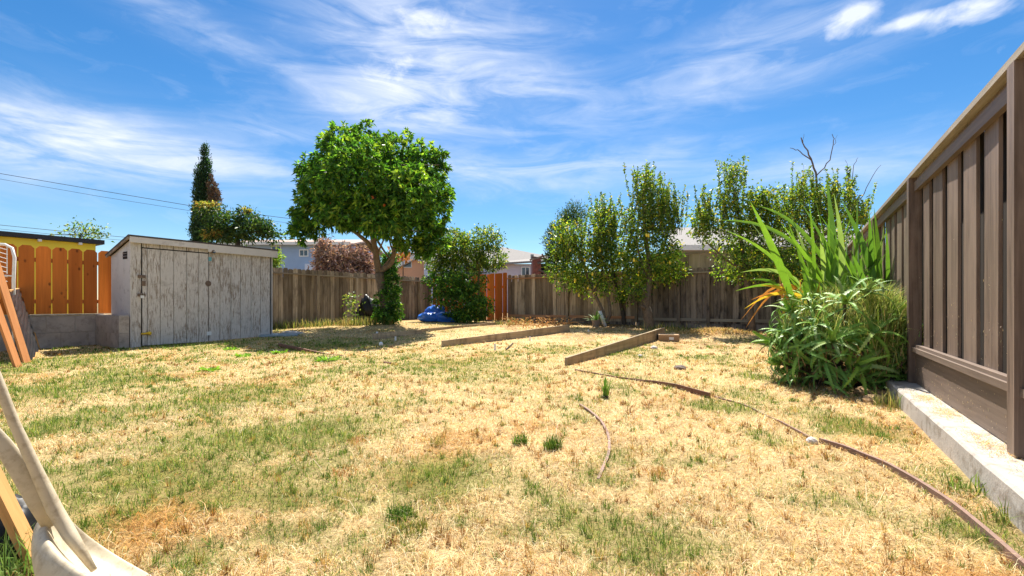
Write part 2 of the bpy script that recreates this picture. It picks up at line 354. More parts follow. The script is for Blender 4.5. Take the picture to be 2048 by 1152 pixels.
def shedmat(name, wear):
    m, x = mat(name); vec, r, raw = objvec(x)
    fl = x.noise(x.mapping(vec, (1, 1, 0.11), (0, 0, 0)), 46.0, 9, 0.68, 1.0)
    big = x.noise(x.mapping(vec, (1, 1, 0.55)), 2.6, 5, 0.6)
    fine = x.noise(x.mapping(vec, (1, 1, 0.06)), 85.0, 6, 0.7, 0.5)
    f = x.math('ADD', x.math('MULTIPLY', fl, 0.62), x.math('ADD', x.math('MULTIPLY', big, 0.28), x.math('MULTIPLY', fine, 0.22)))
    pf = x.ramp(f, [(0.552-wear, 1.0), (0.65-wear, 0.0)])          # 1 = paint kept
    wd = x.mix(fine, (0.10, 0.07, 0.05), (0.42, 0.34, 0.26))
    pt = x.mix(big, (0.50, 0.465, 0.425), (0.71, 0.665, 0.61))
    c = x.mix(pf, wd, pt)
    c = x.mix(x.math('MULTIPLY', x.ramp(x.noise(vec, 5.5, 6, 0.7), [(0.55, 0.0), (0.72, 1.0)]), 0.5), c, (0.17, 0.135, 0.105))
    x.put(x.p.inputs['Base Color'], c); x.p.inputs['Roughness'].default_value = 0.8; x.p.inputs['Specular IOR Level'].default_value = 0.2
    bump(x, x.math('ADD', pf, x.math('MULTIPLY', fine, 0.5)), 0.5, 0.004); return m
M['shed'] = shedmat('peeling_white_paint', 0.0); M['shed_side'] = shedmat('worn_white_paint', -0.13)

# ------------------------------------------------------------------ ground and lawn
BL = [(150,775,150,26,.6),(60,730,120,25,.55),(240,745,70,14,.8),(430,800,150,26,.55),(630,862,130,30,.9),(300,948,120,32,.95),(90,960,130,50,.7),(560,985,130,30,.9),
      (700,1010,80,26,.9),(400,1125,110,40,.85),(470,960,90,30,.7),(930,960,140,40,.7),(1050,985,70,26,.7),(1220,1060,170,45,.95),(1290,1110,110,36,.7),(930,730,170,22,.5),(1000,755,150,18,.4),
      (1440,815,60,12,.8),(1690,862,90,20,.8),(1660,835,60,16,.5),(1430,722,50,14,.5),(1640,1000,90,40,.5),(1250,705,90,12,.5),(760,1125,90,30,.6),(640,690,90,10,.5),(380,690,120,8,.6),
      (1120,700,70,8,.5),(1560,690,60,14,.7),(1540,760,30,20,.7),(880,1040,80,30,.6),(1890,1080,90,40,.35),(30,870,80,60,.8),(210,830,120,30,.5),(1480,790,50,20,.6),(700,720,100,8,.4),(1010,1090,60,20,.5),(640,930,110,24,.8),(850,990,90,26,.8),(740,1085,110,22,.7),(590,1060,90,26,.7),(1130,1010,120,22,.6),(1340,1070,70,24,.6),(500,880,90,18,.6),(1380,930,90,20,.5)]
BLW = []
for px, py, rx, ry, a in BL:
    c = gp(px, py); k = c.y/F; BLW.append((c.x, c.y, rx*k, max(ry*c.y*c.y/(F*H), 0.08), a))
def green(x, y):
    x = np.asarray(x, float); y = np.asarray(y, float); g = np.zeros_like(x)
    wx = x+0.22*(fbm(x*2.3, y*2.3, 41, 3)-0.5)*2; wy = y+0.22*(fbm(x*2.3+9, y*2.3, 42, 3)-0.5)*2
    for cx, cy, rx, ry, a in BLW: g = np.maximum(g, a*np.exp(-(((wx-cx)/rx)**2+((wy-cy)/ry)**2)))
    n = fbm(x*1.7, y*1.7, 21, 5)
    g = (g+0.16*np.clip(-x-0.6, 0, 1))*(0.25+1.6*fbm(x*6, y*6, 77, 4))+np.clip((n-0.56)*2.4, 0, 0.45)*(0.2+1.6*fbm(x*8, y*8, 71, 3))
    return np.clip(g, 0, 1)
def rustp(x, y):
    c = gp(330, 1030); r = 0.55*np.exp(-(((x-c.x)/0.45)**2+((y-c.y)/0.35)**2))
    return np.clip(r+np.clip((fbm(np.asarray(x)*2.1+5, np.asarray(y)*2.1, 61, 4)-0.56)*3, 0, 0.7), 0, 1)
def uv_of(x, y): return U[0]*x+U[1]*y, V[0]*x+V[1]*y
def inyard(x, y):
    u, v = uv_of(x, y)
    ok = (v > -13.2) & (v < 0.72) & (u < 14.6) & ~((u > 3.5) & (u < 6.6) & (v < -11.2)) & ~((u <= 3.7) & (v < -12.5))
    return ok
a = np.linspace(-1, 1, 261); b = np.linspace(0, 1, 300)
gx = 14*a+800*np.sign(a)*np.abs(a)**9; gy = -8+27*b+1500*b**14
X, Y = np.meshgrid(gx, gy); Z = hgt(X, Y); far = np.clip((np.hypot(X, Y)-40)/60, 0, 1); Z = Z*(1-far)
g = green(X, Y); rr = rustp(X, Y); n1 = fbm(X*6, Y*6, 5, 3)[..., None]
straw = np.array([0.68, 0.52, 0.30]); dirt = np.array([0.44, 0.30, 0.165]); rust = np.array([0.50, 0.275, 0.09]); grn = np.array([0.23, 0.235, 0.065])
col = straw*(1-rr[..., None])+rust*rr[..., None]; col = col*(0.62+0.5*n1)+dirt*0.12; col = col*(1-g[..., None]*0.8)+grn*g[..., None]*0.8
uu, vv = uv_of(X, Y)
litter = (np.clip((uu-8.3)/2.0, 0, 1)*np.clip((fbm(X*1.9, Y*1.9, 88, 4)-0.40)*4, 0, 1)*0.6)[..., None]; col = col*(1-litter)+np.array([0.30, 0.195, 0.105])*litter
bare = np.clip((vv+13.3)*0+np.clip((uu-13.2)/0.8, 0, 1)+np.clip((-12.4-vv)/0.5, 0, 1), 0, 1)[..., None]
col = col*(1-bare*0.75)+np.array([0.16, 0.11, 0.07])*bare*0.75
outm = (far > 0)[..., None]; col = np.where(outm, np.array([0.2, 0.18, 0.1]), col)
nx, ny = len(gx), len(gy); idx = np.arange(nx*ny).reshape(ny, nx)
f = np.stack([idx[:-1, :-1], idx[:-1, 1:], idx[1:, 1:], idx[1:, :-1]], -1).reshape(-1, 4)
m, x = mat('dry_lawn_soil')
c = x.node('ShaderNodeAttribute', attribute_name='col').outputs['Color']; ov = x.node('ShaderNodeTexCoord').outputs['Object']
nA = x.noise(ov, 38, 7, 0.72); nB = x.noise(ov, 160, 4, 0.7); nC = x.noise(ov, 3.2, 5, 0.6)
c = x.mix(1.0, c, x.ramp(nA, [(0.34, (0.30, 0.25, 0.18)), (0.47, (0.95, 0.90, 0.80)), (0.7, (1.3, 1.27, 1.2))]), 'MULTIPLY')
c = x.mix(1.0, c, x.ramp(nC, [(0.3, 0.82), (0.7, 1.12)]), 'MULTIPLY')
x.put(x.p.inputs['Base Color'], c); x.p.inputs['Roughness'].default_value = 1.0; x.p.inputs['Specular IOR Level'].default_value = 0.1
bump(x, x.math('ADD', nA, x.math('MULTIPLY', nB, 0.6)), 0.9, 0.03)
go = ob('ground', mesh_np('ground', np.stack([X, Y, Z], -1).reshape(-1, 3), f, col.reshape(-1, 3), m)); go['kind'] = 'structure'

def blades(name, x, y, z0, hgt_, wid, lean, col, mt):
    n = len(x); az_ = RS.uniform(0, 2*math.pi, n); sa = az_+math.pi/2+RS.normal(0, 0.5, n)
    P = np.stack([x, y, z0], 1); d = np.stack([np.cos(az_), np.sin(az_), np.zeros(n)], 1); s_ = np.stack([np.cos(sa), np.sin(sa), np.zeros(n)], 1)
    up = np.array([0, 0, 1.0]); hh = hgt_[:, None]; ln = lean[:, None]; ww = wid[:, None]
    mid = P+d*hh*ln*0.35+up*hh*0.6*np.sqrt(np.clip(1-ln**2*0.8, 0.02, 1)); tip = P+d*hh*ln+up*hh*np.sqrt(np.clip(1-ln**2, 0.02, 1))
    v = np.stack([P-s_*ww, P+s_*ww, mid+s_*ww*0.75, mid-s_*ww*0.75, tip], 1).reshape(-1, 3)
    b = np.arange(n)[:, None]*5; f = np.concatenate([b+[0, 1, 2], b+[0, 2, 3], b+[3, 2, 4]], 0)
    cc = np.repeat(col, 5, 0)
    return mesh_np(name, v, f, cc, mt)
def field(n, y0, y1, p, spread=1.3):
    q = RS.uniform(0, 1, n); e = 1-p
    y = (y0**e+(y1**e-y0**e)*q)**(1/e) if abs(e) > 1e-6 else y0*(y1/y0)**q
    x = RS.uniform(-1, 1, n)*(spread*y+0.4); k = inyard(x, y); return x[k], y[k]
# straw and green blades (uncountable): density thins with distance
x, y = field(330000, 1.0, 15.5, 0.75); g = green(x, y); r_ = rustp(x, y); n = len(x)
tf = np.clip((fbm(x*9, y*9, 91, 3)-0.5)*5, -1, 1)
isg = RS.uniform(0, 1, n) < np.clip(g*1.75-0.04, 0, 0.93)
dist = np.clip(y/3.0, 0.55, 4.5)
cs = palette(n, [(0.74, 0.56, 0.28), (0.86, 0.73, 0.47), (0.58, 0.36, 0.135), (0.36, 0.21, 0.08)], [4, 3.2, 2.3, 1.6])
cr = palette(n, [(0.62, 0.36, 0.12), (0.52, 0.27, 0.075)], [1, 1]); ur = RS.uniform(0, 1, n) < r_*0.75
cs = np.where(ur[:, None], cr, cs)
cg = palette(n, [(0.14, 0.235, 0.035), (0.22, 0.30, 0.05), (0.075, 0.145, 0.024), (0.42, 0.42, 0.11)], [3, 3, 2.2, 1.7])
col = np.where(isg[:, None], cg, cs)
flatst = (~isg) & (RS.uniform(0, 1, n) < 0.66)
hh = np.where(isg, RS.uniform(0.02, 0.055, n)*(0.7+0.7*g), RS.uniform(0.012, 0.042, n))*np.clip(dist, 0.8, 1.15)
hh = hh*0.82*(1+0.55*tf); hh = np.where(flatst, RS.uniform(0.03, 0.085, n)*np.where(RS.uniform(0, 1, n) < 0.03, 2.4, 1.0), hh)
ln = np.where(flatst, RS.uniform(0.93, 1.0, n), np.clip(RS.normal(0.7, 0.22, n), 0.05, 0.98))
wd = RS.uniform(0.0009, 0.0021, n)*dist*np.where(isg, 1.15, 1.0)
keep = ~((RS.uniform(0, 1, n) < 0.55) & ((uv_of(x, y)[0] > 8.6) & (fbm(x*1.9, y*1.9, 88, 4) > 0.5)))
x, y, hh, wd, ln, col = (k[keep] for k in (x, y, hh, wd, ln, col))
gr = ob('grass', blades('grass', x, y, hgt(x, y)-0.003, hh, wd, ln, col, M['grass'])); gr['kind'] = 'stuff'
gr['label'] = 'short dry straw and green grass blades of the lawn'

m_ = 4600; tx, ty = field(m_, 1.2, 10.0, 0.6); m_ = len(tx); gt = green(tx, ty) > 0.3; per = 24
k_ = np.repeat(np.arange(m_), per); sg = (0.006+0.032*RS.uniform(0, 1, m_)**2.2)[k_]*np.clip(ty/3, 0.8, 2)[k_]; x = tx[k_]+RS.normal(size=len(k_))*sg; y = ty[k_]+RS.normal(size=len(k_))*sg; n = len(x)
hue = RS.uniform(0, 1, m_)[k_]
cr = np.where((hue < .5)[:, None], palette(n, [(0.34, 0.17, 0.055), (0.46, 0.26, 0.085), (0.15, 0.075, 0.03)], [2, 2, 2]), palette(n, [(0.56, 0.40, 0.15), (0.44, 0.28, 0.09)], [1, 1]))
cg = palette(n, [(0.075, 0.15, 0.025), (0.14, 0.24, 0.04), (0.27, 0.31, 0.07)], [2, 2, 1.2])
isg = np.where(gt[k_], hue < .85, hue > .68)
hh = RS.uniform(0.015, 0.055, n)*(0.5+1.0*RS.uniform(0, 1, m_)[k_])
o = ob('grass_clumps', blades('grass_clumps', x, y, hgt(x, y)-.003, hh, RS.uniform(.001, .002, n)*np.clip(y/3, .7, 3), np.clip(RS.normal(.6, .25, n), .05, .98), np.where(isg[:, None], cg, cr), M['grass'])); o['kind'] = 'stuff'
o['label'] = 'small rust brown and green clumps scattered in the dry lawn'

def tuft(name, label, p, n, h, r, cols, group=None, lean=0.5, w=0.0032):
    cc = palette(n, cols, [1]*len(cols)); q = RS.uniform(0, 2*math.pi, n); rr_ = r*np.sqrt(RS.uniform(0, 1, n))
    o = ob(name, blades(name, rr_*np.cos(q), rr_*np.sin(q), np.full(n, -0.005), h*RS.uniform(0.45, 1.0, n), np.full(n, w)*RS.uniform(0.6, 1.2, n), np.clip(RS.normal(lean, 0.22, n), 0.02, 0.95), cc, M['grass']), None, p)
    return tag(o, label, 'grass tuft', group)
GR = [(0.10, 0.19, 0.03), (0.16, 0.26, 0.045), (0.07, 0.13, 0.022)]
GT = 'green tufts standing in the dry lawn'
tuft('grass_tuft', 'spiky dark green tuft beside its twin in the middle of the straw, the farther one', gp(1040, 888), 120, 0.10, 0.05, GR, GT, w=0.0028)
tuft('grass_tuft', 'spiky dark green tuft nearest the curved edging strip, fuller of the twin tufts', gp(1105, 898), 170, 0.12, 0.055, GR, GT, w=0.0028)
tuft('grass_tuft', 'dense dark green tuft alone in the near lawn below the green patch', gp(800, 1032), 170, 0.075, 0.06, GR, GT, w=0.0025)
tuft('grass_tuft', 'loose olive tuft just behind the dense near tuft', gp(828, 1062), 90, 0.06, 0.06, [(0.18, 0.22, 0.05), (0.3, 0.27, 0.08)], GT, w=0.0025)
tuft('grass_tuft', 'thin pale tuft with tall blades uphill of the twin tufts', gp(876, 890), 60, 0.10, 0.05, [(0.2, 0.25, 0.07), (0.42, 0.36, 0.14)], GT, w=0.0025)
for px, py, lb in ((1315, 945, 'small rust brown tuft of dead grass in the straw near the curved strip'), (720, 880, 'dark rust tuft of dead grass behind the bright green patch'), (690, 945, 'low rust brown tuft between two green patches')):
    tuft('grass_tuft', lb, gp(px, py), 130, 0.05, 0.07, [(0.42, 0.2, 0.06), (0.55, 0.3, 0.1), (0.3, 0.14, 0.05)], 'dead brown tufts', lean=0.7, w=0.002)
for px, py, lb in ((655, 722, 'bright green low weed rosette below the rusty strip'), (420, 742, 'small leafy green weed farthest out on the straw in front of the shed'), (462, 700, 'leafy green weed close to the shed wall with a shadow beside it'), (484, 714, 'low green weed in the straw between the shed and the rusty strip'), (558, 707, 'small green weed just in front of the rusty strip end')):
    p = gp(px, py); n = 70; cc = palette(n, [(0.16, 0.33, 0.04), (0.24, 0.42, 0.07)], [1, 1]); q = RS.uniform(0, 2*math.pi, n)
    D = np.stack([np.cos(q), np.sin(q), RS.uniform(0.1, 1.0, n)], 1); s_ = 1.25 if px == 655 else 0.9
    o = ob('weed', leafmesh('weed', D*[0.09, 0.09, 0.03]*RS.uniform(0, 1.3, (n, 1))*s_, D, RS.uniform(0.05, 0.11, n)*s_, 0.014, cc, M['leaf']), None, p); tag(o, lb, 'weed', 'green weeds in the dry lawn')
# the tall bright sprout beside the edging strip
p = gp(1210, 795); t_ = thing('sprout', 'tall bright yellow green sprout with dark soil at its foot beside the brown strip', 'plant', p)
for k in range(26):
    mb = MB(); q = RS.uniform(0, 6.28); h_ = RS.uniform(0.11, 0.235); l_ = RS.uniform(0.1, 0.75) if k < 20 else 1.1; r0 = 0.03*random.random()
    path = [Vector((math.cos(q)*(r0+h_*l_*0.35*s*s), math.sin(q)*(r0+h_*l_*0.35*s*s), h_*s*(1-0.2*l_*s))) for s in (0, .35, .7, 1)]
    mb.blade(path, [0.005, 0.008, 0.006, 0.0006], Vector((-math.sin(q), math.cos(q), 0)).normalized(), 0.3); mb.build('leaf', M['cane'], t_)
mb = MB(); mb.lathe([(0.0, 0.022), (0.03, 0.016), (0.055, -0.01)], 10); mb.build('soil_clod', M['soil'], t_)

# ------------------------------------------------------------------ brown fence on the concrete curb
FV = 0.94
rw = MB(); us = np.linspace(-3.0, 14.7, 60)
prof = [(0.75, -0.25), (0.748, 0.0), (0.75, 0.132), (0.762, 0.147), (1.14, 0.15), (1.14, -0.25)]
for i, u_ in enumerate(us):
    for (v_, z_) in prof:
        j = 0.006*(random.random()-0.5); zz = max(z_+hg(*W(u_, 0.7)[:2])*0, z_); rw.v.append(tuple(W(u_, v_+j, zz+j*0.6)))
k = len(prof)
for i in range(len(us)-1):
    for j in range(k): rw.f.append((i*k+j, (i+1)*k+j, (i+1)*k+(j+1) % k, i*k+(j+1) % k))
rw.f += [tuple(range(k-1, -1, -1)), tuple((len(us)-1)*k+j for j in range(k))]
tag(rw.build('retaining_curb', M['concrete']), 'pale low concrete retaining curb under the brown painted fence', 'curb')
# straw clippings lying on the curb
n = 2600; cu = np.concatenate([np.full(n//5, c_)+RS.normal(0, s_, n//5) for c_, s_ in ((2.35, .25), (3.35, .16), (4.2, .14), (4.75, .12), (1.6, .4))]); cv = 0.86+RS.normal(0, 0.045, len(cu)); kk = (cv > 0.765) & (cv < 0.93); cu = cu[kk]; cv = cv[kk]
xy = np.stack([U[0]*cu+V[0]*cv, U[1]*cu+V[1]*cv], 1); n = len(cu)
o = ob('clippings', blades('clippings', xy[:, 0], xy[:, 1], 0.151+RS.uniform(0, 0.012, n), RS.uniform(0.015, 0.05, n), np.full(n, 0.001), np.full(n, 0.985), palette(n, [(0.66, 0.46, 0.22), (0.72, 0.56, 0.3), (0.5, 0.3, 0.12)], [1, 1, 1]), M['grass'])); o['kind'] = 'stuff'; o['label'] = 'straw clippings strewn on the concrete curb'

bf = thing('painted_fence', 'tall brown painted good neighbour fence on the concrete curb', 'fence', W(0, FV), ANG)
# local x = along u ; local y = -v direction is +y? rotation maps local y to (-sin,cos) = -V, so away from the yard is -y
def B(x0, x1, y0, y1, z0, z1, name, mt):
    mb = MB(); cx = (x0+x1)/2; cy = (y0+y1)/2; mb.box(x0-cx, x1-cx, y0-cy, y1-cy, 0, z1-z0); return mb.build(name, mt, bf, (cx, cy, z0))
posts = [-1.70, 0.75, 3.22, 5.69, 8.15, 10.62, 13.06, 14.72]
for u_ in posts: B(u_-0.045, u_+0.045, -0.05, 0.045, 0.152, 2.085, 'post', M['paint'])
front_m = [MB().box(-0.117, 0.117, -0.009, 0.009, 0, 1.59).mesh('board', M['paint']), MB().box(-0.112, 0.112, -0.009, 0.009, 0, 1.59).mesh('board', M['paint'])]
rear_m = MB().box(-0.15, 0.15, -0.009, 0.009, 0, 1.59).mesh('rear_board', M['gap_shade'])
for i in range(len(posts)-1):
    a_, b_ = posts[i]+0.046, posts[i+1]-0.046
    if b_ < 0.3: continue
    B(a_, b_, -0.03, 0.006, 1.955, 2.04, 'top_rail', M['paint_x'])
    B(a_, b_, -0.03, -0.012, 2.04, 2.085, 'top_trim', M['paint_x'])
    B(a_, b_, -0.03, 0.026, 0.448, 0.490, 'lower_rail', M['paint_x'])
    B(a_, b_, -0.03, 0.008, 0.4905, 0.515, 'nailer', M['paint_x'])
    B(a_, b_, -0.028, -0.004, 0.156, 0.4475, 'kick_board', M['paint_x'])
    n_ = max(2, round((b_-a_)/0.37)); pt = (b_-a_)/n_
    for j in range(n_):
        u_ = a_+pt*(j+0.33)+random.uniform(-.008, .008)
        if u_ < -1.6: continue
        ob('board', random.choice(front_m), bf, (u_, -0.041+random.uniform(-.003, .002), 0.455), (random.uniform(-.002, .002), random.uniform(-.005, .005), random.uniform(-.03, .03)), (pt/0.37, 1, 1))
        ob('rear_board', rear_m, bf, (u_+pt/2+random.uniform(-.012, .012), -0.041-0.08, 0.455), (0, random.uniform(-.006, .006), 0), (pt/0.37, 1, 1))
n = 520; fu = RS.uniform(1.0, 6.2, n); fz = .16+RS.gamma(1.3, .28, n); fz = np.clip(fz, .17, 2.0); fy = np.where(fz < .445, .0035-.004, np.where(fz < .52, .03, -.029))+.004
k_ = ~((fz > .44) & (fz < .53)); fu, fz, fy = fu[k_], fz[k_], fy[k_]; n = len(fu); q = RS.uniform(0, 3.14, n); l_ = RS.uniform(.004, .012, n)
P = np.stack([fu, fy, fz], 1); d = np.stack([np.cos(q), np.zeros(n), np.sin(q)], 1)*l_[:, None]; e_ = np.stack([-np.sin(q), np.full(n, .5), np.cos(q)], 1)*.0022
o = ob('straw_flecks', mesh_np('straw_flecks', np.stack([P-d, P+e_, P+d, P-e_], 1).reshape(-1, 3), np.arange(n)[:, None]*4+np.array([0, 1, 2, 3]), np.repeat(palette(n, [(.7, .58, .4), (.75, .65, .5)], [1, 1]), 4, 0), M['grass']), bf); o['kind'] = 'stuff'
for a_, b_ in ((-1.69, 1.9), (1.903, 5.74), (5.743, 9.5), (9.503, 14.76)): B(a_, b_, -0.125, 0.042, 2.0855, 2.125, 'cap_board', M['cap'])
# ------------------------------------------------------------------ old grey fences
def dogear(wd_, h_, c_=0.035, th=0.018):
    a_ = wd_/2; j = lambda: random.uniform(-.004, .004)
    return [(-a_, 0), (a_, 0), (a_+j(), h_-c_), (a_-c_*0.8, h_+j()), (-a_+c_*0.8, h_+j()), (-a_+j(), h_-c_)]
def old_fence(t_, L, pitch, ztop, rail_z, low_z, mats, rail_m, low_m, post_at, ysign, base, x0=0.0, skip=None, lowrail=True, pm=None):
    """boards run along local x; the yard is at +y*ysign"""
    vs = [MB().prism(dogear(pitch*s_, ztop-base-d_), -0.009, 0.009).mesh('board', mats[k % len(mats)]) for k, (s_, d_) in enumerate(((.97, 0), (.95, .015), (.99, .008), (.94, .02), (.98, .03), (.96, .01)))]
    n_ = int(L/pitch)
    for i in range(n_):
        xx = x0+pitch*(i+0.5)
        if skip and skip(xx): continue
        ob('board', random.choice(vs), t_, (xx+random.uniform(-.006, .006), random.uniform(-.012, .012), base), (random.uniform(-.008, .008), random.uniform(-.01, .01), random.uniform(-.07, .07)))
    for k, p_ in enumerate(post_at):
        MB().box(-0.045, 0.045, -0.045, 0.045, 0, rail_z-base-0.003).build('post', pm or mats[0], t_, (p_, ysign*0.062, base))
    MB().box(x0+.01, x0+L-.01, -.008, .008, 0, rail_z-base-.1).build('gap_shade_sheet', M['fence_dark'], t_, (0, -ysign*0.034, base))  # added dark sheet that paints shade into the gaps between boards
    for a_, b_ in zip([x0]+list(post_at), list(post_at)+[x0+L]):
        if b_-a_ < 0.2: continue
        MB().box(a_+.002, b_-.002, -0.045, 0.045, 0, 0.04).build('cap_rail', rail_m, t_, (0, ysign*0.066, rail_z))
        if lowrail: MB().box(a_+.047, b_-.047, -0.02, 0.02, 0, 0.085).build('low_rail', low_m, t_, (0, ysign*0.042, low_z))
lf = thing('weathered_fence', 'brown weathered board fence running from the shed to the far corner behind the orange tree', 'fence', W(7.0, -13.3), ANG)
old_fence(lf, 7.75, 0.152, 2.0, 1.80, 0.3, [M['fence_old']], M['fence_old_x'], M['fence_old_x'], [0.5, 2.2, 3.75, 5.4, 6.95], -1, 0.1, lowrail=False)
bk = thing('weathered_fence', 'grey weathered board fence with a redwood lower rail behind the lemon trees', 'fence', W(14.77, -9.44), ANGV)
# local x along +v, local y along +u (away from the yard)
old_fence(bk, 5.05, 0.150, 2.0, 1.83, 0.40, [M['fence_old']], M['redwood_x'], M['redwood_x'], [2.55, 5.0], -1, 0.3)
for k in range(2): MB().box(k*2.5+.05, k*2.5+2.45, 0.02, 0.04, 0, 0.28).build('kick_board', M['fence_dark'], bk, (0, 0, 0.1))
sf = thing('sooty_fence', 'dark stained board fence by the tall strap leaved plant, the blackest stretch', 'fence', W(14.74, -4.41), ANGV)
old_fence(sf, 5.35, 0.165, 2.0, 1.82, 0.36, [M['fence_dark']], M['fence_old_x'], M['fence_old_x'], [1.3, 2.15, 4.4], -1, 0.3, pm=M['fence_dark'])
MB().box(-0.05, 5.35, 0.02, 0.04, 0, 0.28).build('kick_board', M['fence_dark'], sf, (0, 0, 0.06))
cf = thing('cedar_fence_panel', 'new orange cedar fence panel in the far corner beside the leafy bush', 'fence', W(14.68, -13.2), ANGV)
cm = [MB().prism([(-.09, 0), (.09, 0), (.09, 1.86+d_), (-.09, 1.86+d_)], -0.01, 0.01).mesh('board', M['cedar']) for d_ in (0, .01, -.01)]
for i in range(20):
    ob('board', random.choice(cm), cf, (0.1+0.187*i, (i % 2)*0.045, 0.2), (0, 0, 0))
MB().box(-0.05, 0.05, -0.05, 0.05, 0, 1.93).build('post', M['cedar'], cf, (3.74, -0.07, 0.15))
MB().box(0.0, 3.66, -0.02, 0.02, 0, 0.09).build('rail', M['cedar_x'], cf, (0, 0.08, 1.5))
pf = thing('plank_screen', 'taller pale plank screen rising behind the dark stained fence', 'fence', W(15.25, -4.4), ANGV)
for i in range(15):
    MB().prism([(-.145, 0), (.145, 0), (.145, 1.9+random.uniform(-.02, .02)), (-.145, 1.9+random.uniform(-.02, .02))], -0.012, 0.012).build('board', M['plank_far'], pf, (0.15+0.3*i, random.uniform(-.01, .01), 0.55))
MB().box(0, 4.5, -0.05, 0.05, 0, 0.05).build('cap_rail', M['fence_old_x'], pf, (0, 0, 2.475))
# ------------------------------------------------------------------ picket fence on the block wall
bw = thing('block_wall', 'low two course grey block wall under the orange picket fence', 'wall', W(0, -12.55), ANG)
for r_ in range(2):
    for i in range(-7, 9):
        x0 = i*0.42+(0.21 if r_ else 0)
        if x0 < -2.6 or x0 > 3.5: continue
        x1 = min(x0+0.417, 3.60)
        MB().box(x0, x1, random.uniform(-.003, .003), 0.2, 0, 0.335).build('block', M['block'], bw, (0, 0, -0.02+r_*0.339))
MB().box(-2.6, 3.6, -0.012, 0.21, 0, 0.025).build('mortar_cap', M['concrete'], bw, (0, 0, 0.660))
st = thing('block_stub', 'short grey block stub standing against the end of the shed', 'wall', W(3.58, -11.22), ANG)
for r_ in range(2): MB().box(0, 0.16, 0.02+r_*.004, 1.3, 0, 0.33).build('block', M['block'], st, (-0.12, 0, -0.02+r_*0.334))
MB().box(0.0, 0.15, 0.03, 1.28, 0, 0.02).build('mortar_cap', M['concrete'], st, (-0.118, 0, 0.6445))
pk = thing('picket_fence', 'bright orange cedar picket fence with knots on top of the block wall', 'fence', W(0, -12.68), ANG)
for i in range(26):
    u_ = 3.66-0.236*i
    a_ = 0.107
    MB().prism([(-a_, 0), (a_, 0), (a_, 1.29), (a_-0.05, 1.345), (-a_+0.05, 1.345), (-a_, 1.29)], -0.01, 0.01).build('picket', M['cedar'], pk, (u_, random.uniform(-.003, .003), 0.69))
for z_ in (0.9, 1.72): MB().box(-2.4, 3.76, -0.05, -0.012, 0, 0.08).build('rail', M['cedar_x'], pk, (0, 0.062, z_))
MB().box(-0.05, 0.05, -0.05, 0.05, 0, 1.3).build('post', M['fence_dark'], pk, (3.83, -0.02, 0.69))
yb = thing('yellow_outbuilding', 'low bright yellow building with a flat black roof edge behind the picket fence', 'building', W(0, -15.6), ANG)
MB().box(-6, 4.35, 0.02, 3.0, 0, 2.465).build('wall', M['yellow'], yb, (0, 0.1, 0))
MB().box(-6.2, 4.5, 0, 3.3, 0, 0.11).build('roof', M['roofdark'], yb, (0, 0, 2.47))
for i in range(14): MB().box(-0.03, 0.03, 0, 0.11, 0, 0.055).build('rafter_end', M['white'], yb, (-5.6+i*0.74, -0.02, 2.41))
# ------------------------------------------------------------------ shed
sh = thing('garden_shed', 'small white shed with peeling paint and a slanting roof', 'shed', W(3.67, -11.27), ANG)
Ls, Dp = 2.86, 1.0                                  # local x along the front, local y = -depth .. yard at -y?
# local y axis = -V : away from the yard is +y
MB().box(0.03, Ls-0.03, 0.03, Dp-0.03, 0, 2.0).build('core', M['dark'], sh, (0, 0, 0.06))
def shplank(x0, x1, z0, z1, nm, par, y=0.0, m_=M['shed']):
    return MB().box(-(x1-x0)/2, (x1-x0)/2, 0, 0.02, 0, z1-z0).build(nm, m_, par, ((x0+x1)/2, y, z0))
def ux(px): # distance along the front for a picture column
    r = (px-1024)/F; Zz = -11.27/(V[0]*r+V[1]); return Zz*(U[0]*r+U[1])-3.67
zb = lambda x_: 0.0+0.03*x_
shplank(0.0, ux(282), -0.02, 2.17, 'corner_board', sh)
dr = ob('door', None, sh, (ux(284), -0.012, 0.0))
dxs = [284, 294, 320, 347, 373, 397, 416.5]
for a_, b_ in zip(dxs[:-1], dxs[1:]):
    o = shplank(ux(a_)-ux(284)+.005, ux(b_)-ux(284)-.005, 0.045, 2.02, 'plank', dr)
MB().box(0.01, ux(416)-ux(284), 0.021, 0.032, 0.06, 2.0).build('door_backing', M['dark'], dr)
for a_, b_ in zip([284, 320, 347, 373, 397], [320, 347, 373, 397, 417]): shplank(ux(a_)+.006, ux(b_)-.006, 2.045, 2.17, 'header_board', sh)
fx = [417.5, 440, 462, 481, 502, 521, 540]
for a_, b_ in zip(fx[:-1], fx[1:]): shplank(ux(a_)+.005, min(ux(b_)-.005, Ls), -0.02, 2.17, 'wall_plank', sh)
# side wall: three boards under the slope
slope = lambda y_: 2.17-0.27*y_/Dp
for a_, b_ in ((0.0, 0.36), (0.366, 0.68), (0.686, Dp)):
    MB().add([(0, a_, 0), (0, b_, 0), (0.02, b_, 0), (0.02, a_, 0), (0, a_, slope(a_)), (0, b_, slope(b_)), (0.02, b_, slope(b_)), (0.02, a_, slope(a_))],
             [(0, 3, 2, 1), (4, 5, 6, 7), (0, 1, 5, 4), (1, 2, 6, 5), (2, 3, 7, 6), (3, 0, 4, 7)]).build('side_board', M['shed_side'], sh, (-0.022, 0.0, 0.0))
for nm, xx in (('end_wall', Ls),): MB().add([(0, 0, 0), (0, Dp, 0), (0.02, Dp, 0), (0.02, 0, 0), (0, 0, 2.17), (0, Dp, 1.9), (0.02, Dp, 1.9), (0.02, 0, 2.17)], [(0, 3, 2, 1), (4, 5, 6, 7), (0, 1, 5, 4), (1, 2, 6, 5), (2, 3, 7, 6), (3, 0, 4, 7)]).build(nm, M['shed_side'], sh, (xx+.002, 0, 0))
